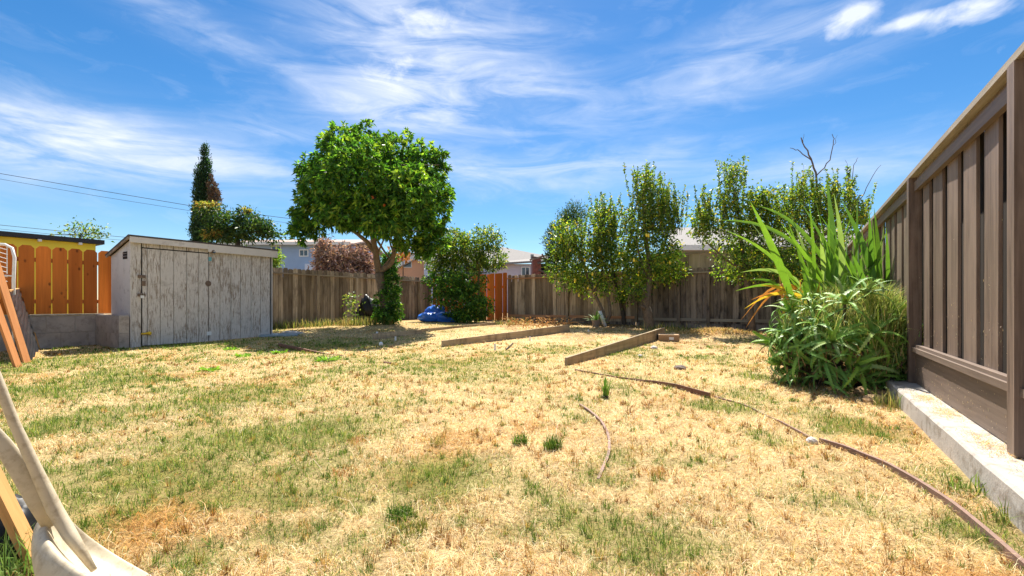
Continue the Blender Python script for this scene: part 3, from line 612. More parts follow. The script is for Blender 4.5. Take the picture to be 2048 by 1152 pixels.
MB().box(0.02, Ls-.02, 0, 0.02, 0, 1.85).build('back_wall', M['shed_side'], sh, (0, Dp-.02, 0))
vt = MB().box(-0.026, -0.003, -0.11, 0.11, 0, 0.15).build('vent', M['dark'], sh, (0, 0.26, 1.80))
for q in range(2): MB().box(-0.034, -0.027, -0.11, 0.11, 0, 0.012).build('vent_slat', M['metal'], vt, (0, 0, 0.05+q*0.055))
rf = MB().add([(-0.09, -0.10, 2.235), (Ls+0.12, -0.10, 2.235), (Ls+0.12, Dp+0.12, 1.905), (-0.09, Dp+0.12, 1.905), (-0.09, -0.10, 2.265), (Ls+0.12, -0.10, 2.265), (Ls+0.12, Dp+0.12, 1.935), (-0.09, Dp+0.12, 1.935)],
              [(0, 3, 2, 1), (4, 5, 6, 7), (0, 1, 5, 4), (1, 2, 6, 5), (2, 3, 7, 6), (3, 0, 4, 7)]).build('roof', M['felt'], sh)
MB().box(0, ux(418), 0, 0.022, 0, 0.115).build('fascia', M['shed_side'], sh, (-0.06, -0.095, 2.115))
MB().box(ux(418)-.06+.003, Ls+0.10, 0, 0.022, 0, 0.17).build('fascia', M['shed_side'], sh, (0, -0.095, 2.06))
MB().add([(0, -0.07, 2.12), (0, Dp+.1, 1.81), (0.02, Dp+.1, 1.81), (0.02, -.07, 2.12), (0, -.07, 2.17), (0, Dp+.1, 1.86), (0.02, Dp+.1, 1.86), (0.02, -.07, 2.17)], [(0, 3, 2, 1), (4, 5, 6, 7), (0, 1, 5, 4), (1, 2, 6, 5), (2, 3, 7, 6), (3, 0, 4, 7)]).build('barge_board', M['fence_old'], sh, (-0.085, 0, 0.055))
def hw(px, py): # local coordinates on the shed front
    r = (px-1024)/F; Zz = -11.27/(V[0]*r+V[1]); return ux(px), H-(py-HZ)/F*Zz
for px, py in ((283, 553), (283, 590)):
    xx, zz = hw(px, py); hp = MB().box(-0.07, 0.06, -0.012, 0, -0.03, 0.03).build('hasp', M['rustmetal'], sh, (xx, -0.016, zz))
xx, zz = hw(283, 591); pl = MB().box(-0.03, 0.03, -0.02, 0, -0.055, 0.0).build('padlock', M['white'], sh, (xx, -0.03, zz))
MB().tube([(-.02, -.01, 0), (-.02, -.01, .035), (0, -.01, .05), (.02, -.01, .035), (.02, -.01, 0)], 0.006, 6).build('shackle', M['metal'], pl)
xx, zz = hw(286, 567); MB().box(-0.03, 0.035, -0.008, 0, -0.05, 0.05).build('latch_plate', M['rustmetal'], sh, (xx, -0.016, zz))
xx, zz = hw(290, 667)
lv = MB().tube([(-0.07, -0.02, 0.0), (-0.03, -0.035, 0.0), (0.03, -0.04, 0.004)], [0.018, 0.02, 0.024], 8).build('door_stop', M['yplastic'], sh, (xx, 0, zz), smooth=True)
MB().lathe([(0, -.04), (.028, -.03), (.04, 0), (.028, .03), (0, .04)], 12).build('knob', M['yplastic'], lv, (0.06, -0.045, 0.004), smooth=True)
xx, zz = hw(420, 504); fl = MB().tube([(0, 0, .03), (0, -0.05, .03), (.03, -.09, 0)], [0.022, .02, .045], 10).build('floodlight', M['rustmetal'], sh, (xx, 0, zz), smooth=True)
MB().lathe([(0, 0), (.04, .006), (.03, -.02)], 12).build('lamp_glass', M['glass'], fl, (.032, -.096, 0), (0.9, 0, 0))
xx, zz = hw(418, 518); MB().box(-0.012, 0.05, -0.006, 0, -0.045, 0.045).build('sticker', M['teal'], sh, (xx, -0.001, zz))
MB().box(-0.04, 0.0, -0.008, 0, -0.035, 0.035).build('sticker', M['black'], sh, (xx-.02, -0.001, zz))
xx, zz = hw(418, 667); MB().box(-0.055, 0.045, -0.014, 0, -0.04, 0.045).build('outlet_cover', M['white'], sh, (xx, -0.001, zz))
xx, zz = hw(416, 567); MB().lathe([(0.0, .004), (.05, .003), (.065, 0)], 14).build('knot_patch', M['rustmetal'], sh, (xx, -0.014, zz), (math.pi/2, 0, 0))

# ------------------------------------------------------------------ trees
def limb(mb, pts, r0, r1, n=8, wob=0.03):
    pts = [Vector(p) for p in pts]; out = []
    m = len(pts)
    for i in range(m-1):
        for s_ in np.linspace(0, 1, 5)[:-1]:
            p = pts[i].lerp(pts[i+1], s_)
            if 0 < i or s_ > 0: p = p+Vector((random.uniform(-1, 1), random.uniform(-1, 1), random.uniform(-1, 1)))*wob*0.5
            out.append(p)
    out.append(pts[-1]); k = len(out)
    mb.tube(out, [r0+(r1-r0)*i/(k-1) for i in range(k)], n); return out
def crown_pts(clumps, ntips, shell=0.55):
    """branch tips spread through uneven clumps; each clump: centre, radii"""
    vol = np.array([c[1][0]*c[1][1]*c[1][2] for c in clumps])**0.75; idx = RS.choice(len(clumps), ntips, p=vol/vol.sum())
    d = nrm(RS.normal(size=(ntips, 3))); r = shell+(1.06-shell)*RS.uniform(0, 1, ntips)**0.7
    c = np.array([tuple(k[0]) for k in clumps])[idx]; rad = np.array([k[1] for k in clumps])[idx]
    return c+d*rad*r[:, None], d
def crown(name, par, origin, clumps, ntips, per, L, Wd, cols, probs, mt=None, shell=0.5, spread=0.9, rise=0.15, droop=0.2, clustr=0.03, tips=False):
    P, d = crown_pts(clumps, ntips, shell)
    tone = np.clip(1+0.22*RS.normal(size=ntips), 0.5, 1.6)
    P = np.repeat(P, per, 0); dd = np.repeat(d, per, 0); k = len(P)
    D = nrm(dd*0.75+RS.normal(size=(k, 3))*spread+np.array([0, 0, rise])); P = P+RS.normal(size=(k, 3))*clustr
    col = palette(k, cols, probs)*np.repeat(tone, per)[:, None]
    if tips:                                         # lime new growth, more on upward twigs to paint in sunlit highlights
        new = np.repeat((RS.uniform(0, 1, ntips) < 0.08+0.20*np.clip(d[:, 2], 0, 1)), per)
        col = np.where(new[:, None], palette(k, cols[-2:], [1, 1.6]), col)
    o = ob(name, leafmesh(name, P-np.array(tuple(origin)), D, L*RS.uniform(0.65, 1.2, k), Wd*RS.uniform(0.75, 1.2, k), col, mt or M['leaf'], droop), par)
    return o
def shoots(name, par, origin, lst, per, L, Wd, cols, probs, frm=0.1, mt=None, tw=0.006, twm=None):
    """upright leafy shoots: (start, end) pairs"""
    Ps = []; Ds = []; mb = MB()
    for a_, b_ in lst:
        a_ = Vector(a_)-origin; b_ = Vector(b_)-origin; mid = a_.lerp(b_, 0.5)+Vector((random.uniform(-.1, .1), random.uniform(-.1, .1), 0))
        q = RS.uniform(frm, 1.0, per)[:, None]; A_, Mm, B_ = (np.array(tuple(k)) for k in (a_, mid, b_))
        p = (1-q)**2*A_+2*q*(1-q)*Mm+q*q*B_; dirv = nrm((B_-A_)[None])[0]
        Ps.append(p); Ds.append(nrm(RS.normal(size=(per, 3))*0.85+dirv*0.7))
        mb.tube([a_, mid, b_], [tw, tw*0.7, tw*0.3], 4, cap=False)
    mb.build('twigs', twm or M['bark_dark'], par)
    P = np.concatenate(Ps); D = np.concatenate(Ds); k = len(P)
    return ob(name, leafmesh(name, P, D, L*RS.uniform(0.6, 1.2, k), Wd*RS.uniform(0.7, 1.2, k), palette(k, cols, probs), mt or M['leaf'], 0.1), par)
def cl_(px, py, Y, rpx, ry=None, dY=0.0, rd=None):
    k = Y/F; return (at(px, py, Y)+Vector((0, dY, 0)), (rpx*k, (rd if rd else rpx*k*0.9), (ry if ry else rpx)*k))
CIT = [(0.045, 0.12, 0.022), (0.08, 0.20, 0.03), (0.15, 0.30, 0.04), (0.30, 0.42, 0.055)]
# orange tree
b0 = gp(776, 650); Yt = b0.y
b0 = Vector((TREE[0], TREE[1], hg(*TREE)-0.03)); Yt = 14.0
ot = thing('orange_tree', 'big round crowned orange tree with a forked trunk wrapped in leafy suckers', 'tree', b0)
mb = MB(); R3 = lambda px, py, Y: at(px, py, Y)-b0
fork = R3(758, 545, 13.9)
limb(mb, [(0, 0, -.05), R3(770, 610, 14), fork], 0.155, 0.135, 10)
l1 = limb(mb, [fork, R3(752, 510, 13.7), R3(746, 470, 13.4), R3(750, 400, 13.2), R3(740, 330, 13)], 0.115, 0.03, 8)
l2 = limb(mb, [fork, R3(783, 525, 13.8), R3(792, 490, 13.6), R3(800, 430, 13.4), R3(830, 360, 13.2)], 0.10, 0.03, 8)
l3 = limb(mb, [R3(750, 505, 13.7), R3(733, 483, 13.5), R3(708, 462, 13.3), R3(672, 452, 13.2), R3(640, 430, 13.0)], 0.075, 0.025, 7)
for k in range(26):
    s_ = random.choice(l1+l2+l3[6:]); e_ = R3(random.uniform(620, 880), random.uniform(290, 470), random.uniform(11.5, 14.6))
    limb(mb, [s_, s_.lerp(e_, 0.5)+Vector((0, 0, .12)), e_], 0.03, 0.007, 5)
mb.build('trunk', M['bark'], ot, smooth=True)
K = [cl_(745, 375, 13, 105, 85, rd=1.9), cl_(690, 295, 13, 50, 42), cl_(732, 285, 13.2, 36, 38), cl_(645, 345, 13, 50, 48), cl_(622, 440, 13, 40, 36), cl_(640, 395, 12.6, 42), cl_(845, 335, 13, 48, 46), cl_(860, 410, 13, 40, 62),
     cl_(800, 300, 13, 48, 28), cl_(690, 425, 12.2, 60, 36), cl_(825, 465, 13, 60, 36), cl_(760, 435, 11.9, 66, 36), cl_(866, 480, 13.1, 32, 34), cl_(840, 495, 13.2, 30, 24), cl_(668, 268, 13, 12, 18), cl_(730, 258, 13, 8, 16), cl_(780, 282, 13, 12, 14), cl_(620, 420, 13, 36, 40), cl_(600, 465, 13, 20, 20), cl_(652, 300, 13, 14, 16), cl_(598, 438, 13, 14, 18), cl_(893, 400, 13, 14, 20), cl_(880, 318, 13, 16, 14), cl_(704, 262, 13, 12, 12), cl_(815, 272, 13, 14, 12), cl_(720, 350, 11.6, 60, 50), cl_(820, 380, 11.8, 55, 50), cl_(700, 380, 14.4, 90, 60), cl_(820, 390, 14.4, 80, 70)]
crown('crown', ot, b0, K, 4400, 11, 0.165, 0.03, CIT, [3, 4, 2.6, 0.7], shell=0.5, clustr=0.016, tips=True)
K2 = [cl_(772, 610, 13.8, 24, 34), cl_(782, 570, 13.9, 18, 30), cl_(776, 633, 13.7, 26, 14), cl_(778, 540, 14.1, 14, 30), cl_(790, 625, 13.8, 16, 20)]
crown('suckers', ot, b0, K2, 420, 9, 0.11, 0.024, CIT, [4, 4, 2, 0.5], shell=0.4, clustr=0.03)
om = MB().lathe([(0, -.042), (.03, -.03), (.042, 0), (.03, .03), (0, .042)], 10).mesh('orange', M['orange'], True)
for px, py in ((726, 356), (662, 407), (768, 410), (736, 352), (745, 395), (668, 430)): ob('orange', om, ot, R3(px, py, 11.55 if px > 700 else 12.25))
# corner citrus + bush below
b0 = Vector((-1.15, 17.0, hg(-1.15, 17))); t_ = thing('citrus_tree', 'smaller citrus tree with pale glossy crown before the orange corner panel', 'tree', b0)
mb = MB(); R3 = lambda px, py, Y: at(px, py, Y)-b0
l1 = limb(mb, [(0, 0, -.1), R3(958, 600, 17), R3(957, 545, 17), R3(950, 500, 17)], 0.07, 0.03, 7)
for e_ in ((900, 500), (925, 475), (980, 480), (990, 520), (880, 540)): limb(mb, [l1[-5], R3((e_[0]+955)/2, e_[1]+25, 17), R3(e_[0], e_[1], 16.8)], 0.03, 0.01, 5)
mb.build('trunk', M['bark'], t_, smooth=True)
LEM = [(0.05, 0.11, 0.02), (0.11, 0.20, 0.032), (0.24, 0.31, 0.05), (0.44, 0.42, 0.10)]
K = [cl_(975, 480, 17, 32, 28), cl_(940, 495, 16.8, 40, 30), cl_(985, 520, 17, 30, 24), cl_(905, 500, 16.8, 38, 38), cl_(890, 540, 16.7, 34, 24), cl_(955, 530, 17, 34, 16), cl_(905, 470, 16.9, 14, 16), cl_(870, 515, 16.7, 26, 22)]
crown('crown', t_, b0, K, 900, 10, 0.12, 0.027, LEM, [3, 4, 3, 1.2], shell=0.35, clustr=0.06)
b0 = gp(925, 645); b0 = Vector((-1.75, 16.0, hg(-1.75, 16))); t_ = thing('leafy_bush', 'dark glossy leafy bush sprawling over the blue tarp bundle', 'bush', b0)
R3 = lambda px, py, Y: at(px, py, Y)-b0; mb = MB()
for e_ in ((880, 570), (905, 560), (935, 575), (955, 600), (900, 600), (965, 620)): limb(mb, [(0, 0, -.1), R3((e_[0]+925)/2, 620, 16), R3(e_[0], e_[1], 15.9)], 0.025, 0.008, 5)
mb.build('stems', M['bark_dark'], t_)
K = [cl_(905, 570, 16, 45, 28), cl_(880, 590, 15.8, 26, 22), cl_(925, 600, 15.9, 42, 34), cl_(955, 615, 16, 30, 26), cl_(945, 565, 16.1, 26, 20), cl_(930, 630, 15.9, 38, 12), cl_(862, 560, 16, 18, 10)]
crown('foliage', t_, b0, K, 620, 10, 0.125, 0.029, CIT, [5, 4, 2, 1.0], shell=0.3, clustr=0.06)
# lemon trees
LM2 = [(0.06, 0.13, 0.022), (0.14, 0.235, 0.035), (0.28, 0.36, 0.05), (0.56, 0.46, 0.065)]
def lemon(label, base, limbs, K, sh_, ntip, per=8, L=0.105, Wd=0.027, cols=LM2, probs=(2.8, 4, 3.0, 0.75), bark='bark', paint=None, fruit=()):
    t_ = thing('lemon_tree', label, 'tree', base, group='scruffy trees along the back fence'); mb = MB()
    for pts, r0, r1 in limbs: limb(mb, [Vector(p)-base for p in pts], r0, r1, 8)
    mb.build('trunk', M[bark], t_, smooth=True)
    crown('crown', t_, base, K, int(ntip*0.82), per, L, Wd, cols, probs, shell=0.12, clustr=0.07, spread=1.0)
    if sh_: shoots('shoot_leaves', t_, base, sh_, 85, L*0.8, Wd*0.8, cols, probs)
    if paint: MB().tube([Vector(p)-base for p in paint[0]], paint[1], 8).build('whitewashed_trunk', M['white'], t_, smooth=True)
    fm = None
    for px, py, Yf in fruit:
        if fm is None: fm = MB().lathe([(0, -.06), (.025, -.045), (.038, 0), (.025, .045), (0, .06)], 8).mesh('lemon', M['lemon'], True)
        ob('lemon', fm, t_, at(px, py, Yf)-base)
    return t_
def up(px0, px1, py0, pyt, Y, n, jit=22, hb=70):
    r = []
    for _ in range(int(n*1.9)):
        s_ = random.random(); px = px0+(px1-px0)*s_; top = pyt(s_)+random.uniform(-22, 75)*random.random()**.6; YY = Y+random.uniform(-.5, .5)
        r.append((at(px+random.uniform(-jit, jit)*0.5, min(top+random.uniform(0.7, 2.3)*hb, py0), YY), at(px+random.uniform(-jit, jit), top, YY)))
    return r
Yl = 14.5; bs = gp(1214, 660); bs = Vector(((1212-1024)/F*Yl, Yl, hg((1212-1024)/F*Yl, Yl)))
lemon('lemon tree with a whitewashed leaning trunk foot and a yellowish crown', bs,
      [([bs-Vector((0, 0, .1)), at(1207, 625, Yl), at(1190, 588, Yl), at(1172, 545, Yl), at(1150, 480, Yl)], 0.075, 0.025), ([at(1190, 588, Yl), at(1205, 540, Yl), at(1200, 470, Yl)], 0.045, 0.015), ([bs+Vector((.03, 0, .1)), at(1220, 630, Yl), at(1216, 590, Yl)], 0.06, 0.05)],
      [cl_(1165, 520, Yl, 45, 55), cl_(1130, 480, Yl, 30, 40), cl_(1190, 490, Yl, 40, 60), cl_(1150, 560, Yl, 40, 30), cl_(1195, 570, Yl, 36, 30), cl_(1120, 540, Yl, 28, 28), cl_(1215, 520, Yl, 30, 50)],
      up(1110, 1235, 520, lambda s_: 455-45*s_, Yl, 34), 900, paint=([at(1213, 659, Yl-.05), at(1205, 638, Yl-.06), at(1200, 622, Yl-.06)], [0.06, 0.058, 0.05]),
      fruit=[(1170, 520, 14.0), (1185, 548, 14.0), (1150, 560, 14.0), (1176, 575, 14.1), (1140, 500, 14.1), (1200, 500, 14.0), (1158, 590, 14.1)])
Yl = 15.0; bs = Vector(((1250-1024)/F*Yl, Yl, hg((1250-1024)/F*Yl, Yl)))
lemon('slim lemon tree with a dark slanting trunk between its whitewashed and thick trunked neighbours', bs,
      [([bs-Vector((0, 0, .1)), at(1243, 610, Yl), at(1228, 560, Yl), at(1222, 500, Yl), at(1215, 430, Yl)], 0.075, 0.02), ([at(1228, 560, Yl), at(1240, 510, Yl)], 0.04, 0.02)],
      [cl_(1215, 470, Yl, 30, 55), cl_(1235, 520, Yl, 30, 40), cl_(1205, 420, Yl, 22, 25), cl_(1245, 590, 14.6, 18, 18)], up(1190, 1245, 480, lambda s_: 390+10*s_, Yl, 18), 420, bark='bark_dark')
Yl = 13.8; bs = Vector(((1300-1024)/F*Yl, Yl, hg((1300-1024)/F*Yl, Yl)))
lemon('tallest lemon tree with a thick pale gnarled trunk and upright leafy shoots', bs,
      [([bs-Vector((0, 0, .1)), at(1296, 630, Yl), at(1290, 610, Yl), at(1297, 575, Yl), at(1298, 530, Yl), at(1290, 460, Yl), at(1285, 380, Yl)], 0.17, 0.03), ([at(1297, 575, Yl), at(1283, 530, Yl), at(1272, 470, Yl)], 0.07, 0.02), ([at(1293, 618, Yl), at(1282, 612, Yl-.2)], 0.06, 0.045), ([at(1298, 530, Yl), at(1325, 500, Yl), at(1350, 430, Yl)], 0.05, 0.015)],
      [cl_(1290, 440, Yl, 36, 70), cl_(1265, 480, Yl, 26, 60), cl_(1320, 470, Yl, 32, 55), cl_(1340, 540, Yl, 34, 26), cl_(1300, 530, Yl, 48, 40), cl_(1290, 375, Yl, 26, 40), cl_(1275, 560, Yl, 26, 26), cl_(1275, 590, Yl-.3, 15, 16), cl_(1345, 500, Yl, 22, 30), cl_(1255, 520, Yl, 26, 40), cl_(1330, 420, Yl, 20, 36)],
      up(1245, 1365, 470, lambda s_: 335+70*abs(s_-0.3), Yl, 46, hb=90), 1250, fruit=[(1293, 470, 13.2), (1297, 471, 13.2), (1268, 520, 13.3), (1340, 525, 13.3)])
Yl = 12.3; bs = Vector(((1505-1024)/F*Yl, Yl, hg((1505-1024)/F*Yl, Yl)))
lemon('bushy lemon tree with a spiky top between the pale plank screen and the strap leaves', bs,
      [([bs-Vector((0, 0, .1)), at(1500, 600, Yl), at(1490, 540, Yl), at(1480, 460, Yl), at(1470, 380, Yl)], 0.10, 0.02), ([at(1490, 540, Yl), at(1450, 520, Yl), at(1410, 480, Yl)], 0.05, 0.015), ([at(1490, 540, Yl), at(1540, 480, Yl), at(1560, 420, Yl)], 0.06, 0.015)],
      [cl_(1465, 410, Yl, 40, 70), cl_(1420, 460, Yl, 36, 40), cl_(1500, 450, Yl, 45, 60), cl_(1550, 430, Yl, 40, 50), cl_(1470, 500, Yl, 46, 36), cl_(1470, 345, Yl, 22, 34), cl_(1530, 510, Yl, 50, 40), cl_(1525, 400, Yl, 36, 34), cl_(1490, 540, Yl, 60, 26), cl_(1400, 430, Yl, 24, 26)],
      up(1390, 1570, 470, lambda s_: 380 if s_ < .25 else (330 if s_ < .55 else 385), Yl, 46, hb=80), 1250, L=0.095, Wd=0.025)
Yl = 11.5; bs = Vector(((1640-1024)/F*Yl, Yl, hg((1640-1024)/F*Yl, Yl)))
t_ = lemon('lemon tree topped by a bare dead branch behind the strap leaved plant', bs,
      [([bs-Vector((0, 0, .1)), at(1640, 560, Yl), at(1635, 480, Yl), at(1630, 400, Yl)], 0.10, 0.03), ([at(1635, 480, Yl), at(1690, 430, Yl), at(1720, 390, Yl)], 0.05, 0.015), ([at(1635, 480, Yl), at(1600, 430, Yl)], 0.05, 0.02)],
      [cl_(1620, 430, Yl, 46, 50), cl_(1670, 440, Yl, 46, 46), cl_(1590, 470, Yl, 40, 50), cl_(1710, 430, Yl, 26, 36), cl_(1650, 390, Yl, 36, 26), cl_(1650, 500, Yl, 70, 40), cl_(1580, 400, Yl, 30, 34), cl_(1610, 380, Yl, 26, 22), cl_(1690, 395, Yl, 20, 24), cl_(1600, 530, Yl, 90, 40), cl_(1700, 520, Yl, 60, 50), cl_(1725, 470, Yl, 26, 40)],
      up(1570, 1740, 450, lambda s_: 395-60*abs(math.sin(7*s_)), Yl, 40, hb=60), 1500, L=0.09, Wd=0.023)
mb = MB(); R3 = lambda px, py, Y: at(px, py, Y)-bs
for pts, r in (([(1636, 400), (1632, 345), (1618, 310), (1602, 275)], .03), ([(1624, 322), (1600, 302), (1580, 296)], .016), ([(1634, 350), (1660, 320), (1668, 280), (1664, 268)], .015), ([(1668, 290), (1675, 270)], .006), ([(1700, 400), (1708, 330), (1716, 315)], .01), ([(1690, 400), (1695, 340)], .008), ([(1720, 400), (1745, 350), (1762, 330)], .01), ([(1680, 390), (1700, 350), (1690, 320)], .008), ([(1606, 285), (1608, 268)], .008)):
    limb(mb, [R3(a_, b_, Yl) for a_, b_ in pts], r, r*0.4, 5, 0.04)
mb.build('dead_branch', M['dead'], t_)
# trees beyond the fences
def bgtree(name, label, base, K, ntip, per, L, Wd, cols, probs, trunk, mt=None, cat='tree', sh_=None, shell=0.3, tm='bark_dark', clus=0.08, fol='crown', spread=0.9, rise=.15):
    t_ = thing(name, label, cat, base); mb = MB()
    for pts, r0, r1 in trunk: limb(mb, [Vector(p)-base for p in pts], r0, r1, 6)
    mb.build('trunk', M[tm], t_, smooth=True)
    crown(fol, t_, base, K, ntip, per, L, Wd, cols, probs, mt, shell=shell, clustr=clus, spread=spread, rise=rise)
    if sh_: shoots('shoot_leaves', t_, base, sh_, 40, L, Wd, cols, probs)
    return t_
def gb(px, Y): return Vector(((px-1024)/F*Y, Y, hg((px-1024)/F*Y, Y)))
CYP = [(0.022, 0.06, 0.03), (0.035, 0.085, 0.04), (0.05, 0.10, 0.045)]
b_ = gb(405, 22); bgtree('cypress_tree', 'tall narrow dark cypress with a dead brown flank behind the shed', b_,
    [cl_(411, 312, 22, 5, 24), cl_(411, 345, 22, 9, 30), cl_(404, 390, 22, 14, 40), cl_(406, 430, 22, 17, 40), cl_(397, 355, 22, 5, 26), cl_(402, 465, 22, 18, 40), cl_(412, 298, 22, 2, 12)], 2300, 9, 0.14, 0.02, CYP, [1, 1, 1], [([b_, at(406, 320, 22)], .15, .03)], spread=0.45, rise=1.6, clus=.06)
t_ = bpy.data.objects['cypress_tree']
crown('dead_sprays', t_, b_, [cl_(427, 395, 21.7, 10, 24), cl_(432, 385, 21.8, 6, 20), cl_(436, 405, 21.7, 7, 14), cl_(424, 370, 21.8, 5, 18)], 260, 9, 0.14, 0.02, [(0.16, 0.09, 0.05), (0.28, 0.13, 0.05), (0.12, 0.085, 0.07)], [1, 1, 1], M['leafdry'], spread=.5, rise=1.3, clus=.06) if False else crown('dead_sprays', t_, b_, [cl_(427, 392, 21.7, 9, 22), cl_(431, 385, 21.8, 6, 18), cl_(436, 402, 21.7, 5, 12), cl_(422, 370, 21.8, 5, 18)], 230, 9, 0.14, 0.02, [(0.15, 0.105, 0.075), (0.22, 0.13, 0.075), (0.13, 0.11, 0.095)], [1.4, .8, 1.4], M['leafdry'], spread=.5, rise=1.3)
b_ = gb(475, 16); bgtree('broadleaf_tree', 'dark broadleaf tree with bronze new growth just over the shed roof', b_,
    [cl_(420, 425, 16, 26, 18), cl_(455, 450, 16, 36, 24), cl_(495, 440, 16, 24, 20), cl_(500, 462, 16, 42, 18), cl_(530, 455, 16, 18, 18), cl_(548, 470, 16, 16, 12), cl_(490, 425, 16, 10, 10), cl_(440, 470, 16, 40, 14)], 620, 9, 0.15, 0.027, [(0.03, 0.07, 0.025), (0.05, 0.10, 0.03), (0.12, 0.17, 0.045)], [3, 3, 1], [([b_, at(475, 470, 16)], .12, .08), ([at(475, 470, 16), at(430, 440, 16)], .06, .02), ([at(475, 470, 16), at(530, 460, 16)], .06, .02)])
t_ = bpy.data.objects['broadleaf_tree']
crown('bronze_growth', t_, b_, [cl_(425, 466, 15.7, 20, 7), cl_(405, 412, 15.8, 12, 7), cl_(492, 420, 15.8, 7, 5), cl_(432, 410, 15.8, 9, 5)], 90, 9, 0.12, 0.022, [(0.40, 0.30, 0.09), (0.32, 0.17, 0.06), (0.34, 0.36, 0.10)], [1.4, 1, 2])
b_ = gb(160, 19); bgtree('young_tree', 'small thin leaved tree top showing above the yellow building', b_,
    [cl_(160, 465, 19, 24, 18), cl_(125, 470, 19, 16, 10), cl_(190, 468, 19, 18, 12), cl_(150, 450, 19, 10, 10)], 70, 6, 0.15, 0.03, LEM, [2, 3, 2, 1], [([b_, at(160, 470, 19)], .05, .03), ([at(160, 470, 19), at(130, 468, 19), at(80, 472, 19)], .025, .008), ([at(160, 475, 19), at(190, 465, 19), at(215, 468, 19)], .025, .008), ([at(160, 475, 19), at(178, 445, 19)], .02, .006)], shell=.1, clus=.15)
BRN = [(0.38, 0.26, 0.20), (0.56, 0.40, 0.32), (0.20, 0.13, 0.11), (0.62, 0.40, 0.26)]
for k, (px, rp, top, lb) in enumerate(((650, 20, 478, 'withered brown conifer nearest the blue house'), (690, 26, 490, 'withered brown conifer in the middle of the dead clump behind the fence'), (725, 22, 492, 'withered brown conifer closest to the orange tree trunk'))):
    b_ = gb(px, 25+k*.4); Yb = b_.y
    bgtree('dead_conifer', lb, b_, [cl_(px, top+25, Yb, rp*.75, 26), cl_(px, top+55, Yb, rp*1.05, 30), cl_(px+5, top+90, Yb, rp*1.1, 30)], 520, 9, 0.28, 0.036, BRN, [2, 2, 2, 1], [([b_, at(px-4, top-8, Yb)], .12, .03), ([b_+Vector((.4, 0, 0)), at(px+10, top+4, Yb)], .08, .02)], mt=M['leafdry'], clus=.12, spread=1.0, rise=-.3, fol='foliage', tm='dead')
b_ = gb(552, 17); bgtree('young_shrub', 'light green shrub peeking over the fence beside the shed', b_, [cl_(550, 515, 17, 10, 14), cl_(545, 535, 17, 10, 14)], 90, 8, 0.13, 0.026, [(0.16, 0.27, 0.05), (0.27, 0.36, 0.07)], [1, 1], [([b_, at(550, 515, 17)], .03, .01)], cat='shrub')
b_ = gb(806, 23); bgtree('rusty_tree', 'small tree with rust orange leaves in front of the peach house', b_, [cl_(800, 505, 23, 18, 9), cl_(815, 512, 23, 14, 8)], 40, 7, 0.22, 0.05, [(0.55, 0.24, 0.06), (0.6, 0.36, 0.12)], [1, 1], [([b_, at(806, 515, 23)], .05, .02)], mt=M['leafdry'], clus=.15)
b_ = gb(785, 20); bgtree('dark_shrub', 'dark leafy shrub behind the trunk fork of the orange tree', b_, [cl_(775, 530, 20, 13, 30), cl_(785, 520, 20, 10, 18)], 130, 8, 0.15, 0.03, CIT, [4, 3, 1, .1], [([b_, at(778, 530, 20)], .05, .02)], cat='shrub')
b_ = gb(1130, 19); bgtree('feathery_conifer', 'dark feathery conifer behind the yellowish lemon tree', b_, [cl_(1135, 455, 19, 32, 36), cl_(1115, 490, 19, 26, 40), cl_(1150, 430, 19, 24, 22), cl_(1125, 530, 19, 34, 36), cl_(1105, 470, 19, 10, 18), cl_(1110, 520, 19, 22, 34)], 900, 9, 0.17, 0.013, [(0.035, 0.075, 0.025), (0.06, 0.11, 0.035), (0.12, 0.15, 0.04), (0.02, 0.045, 0.018)], [2, 2, 1.2, 2], [([b_, at(1135, 450, 19)], .15, .03)], spread=.6, rise=1.0)

# ------------------------------------------------------------------ houses beyond the fences
def gable(mb, x0, x1, y0, y1, z0, z1, ridge='x', ov=0.3, th=0.12):
    if ridge == 'x':
        ym = (y0+y1)/2; k = (z1-z0)/(ym-y0); a_ = [(x0-ov, y0-ov, z0-k*ov), (x0-ov, ym, z1), (x0-ov, y1+ov, z0-k*ov)]
        b_ = [(x1+ov, p[1], p[2]) for p in a_]
    else:
        xm = (x0+x1)/2; k = (z1-z0)/(xm-x0); a_ = [(x0-ov, y0-ov, z0-k*ov), (xm, y0-ov, z1), (x1+ov, y0-ov, z0-k*ov)]
        b_ = [(p[0], y1+ov, p[2]) for p in a_]
    up_ = lambda L_: [(p[0], p[1], p[2]+th) for p in L_]
    vs = a_+b_+up_(a_)+up_(b_)
    mb.add(vs, [(0, 1, 4, 3), (1, 2, 5, 4), (6, 9, 10, 7), (7, 10, 11, 8), (0, 3, 9, 6), (2, 8, 11, 5), (0, 6, 7, 1), (1, 7, 8, 2), (3, 4, 10, 9), (4, 5, 11, 10)])
    return mb
def window(par, x_, z_, w_, h_, y_, mull=1):
    fr = ob('window', None, par, (x_, y_, z_))
    mb = MB(); t0 = 0.07
    mb.box(-w_/2-t0, w_/2+t0, -.05, .02, h_/2, h_/2+t0).box(-w_/2-t0, w_/2+t0, -.05, .02, -h_/2-t0, -h_/2).box(-w_/2-t0, -w_/2, -.05, .02, -h_/2, h_/2).box(w_/2, w_/2+t0, -.05, .02, -h_/2, h_/2)
    for i in range(mull): xx = -w_/2+w_*(i+1)/(mull+1); mb.box(xx-.025, xx+.025, -.045, .02, -h_/2, h_/2)
    mb.build('frame', M['white'], fr); MB().box(-w_/2, w_/2, -.012, .01, -h_/2, h_/2).build('pane', M['glass'], fr)
def pxx(px, Y): return (px-1024)/F*Y
def pzz(py, Y): return H-(py-HZ)/F*Y
Yh = 34.0; hb = thing('blue_house', 'blue two storey house with white framed windows past the shed', 'house', (0, Yh, 0))
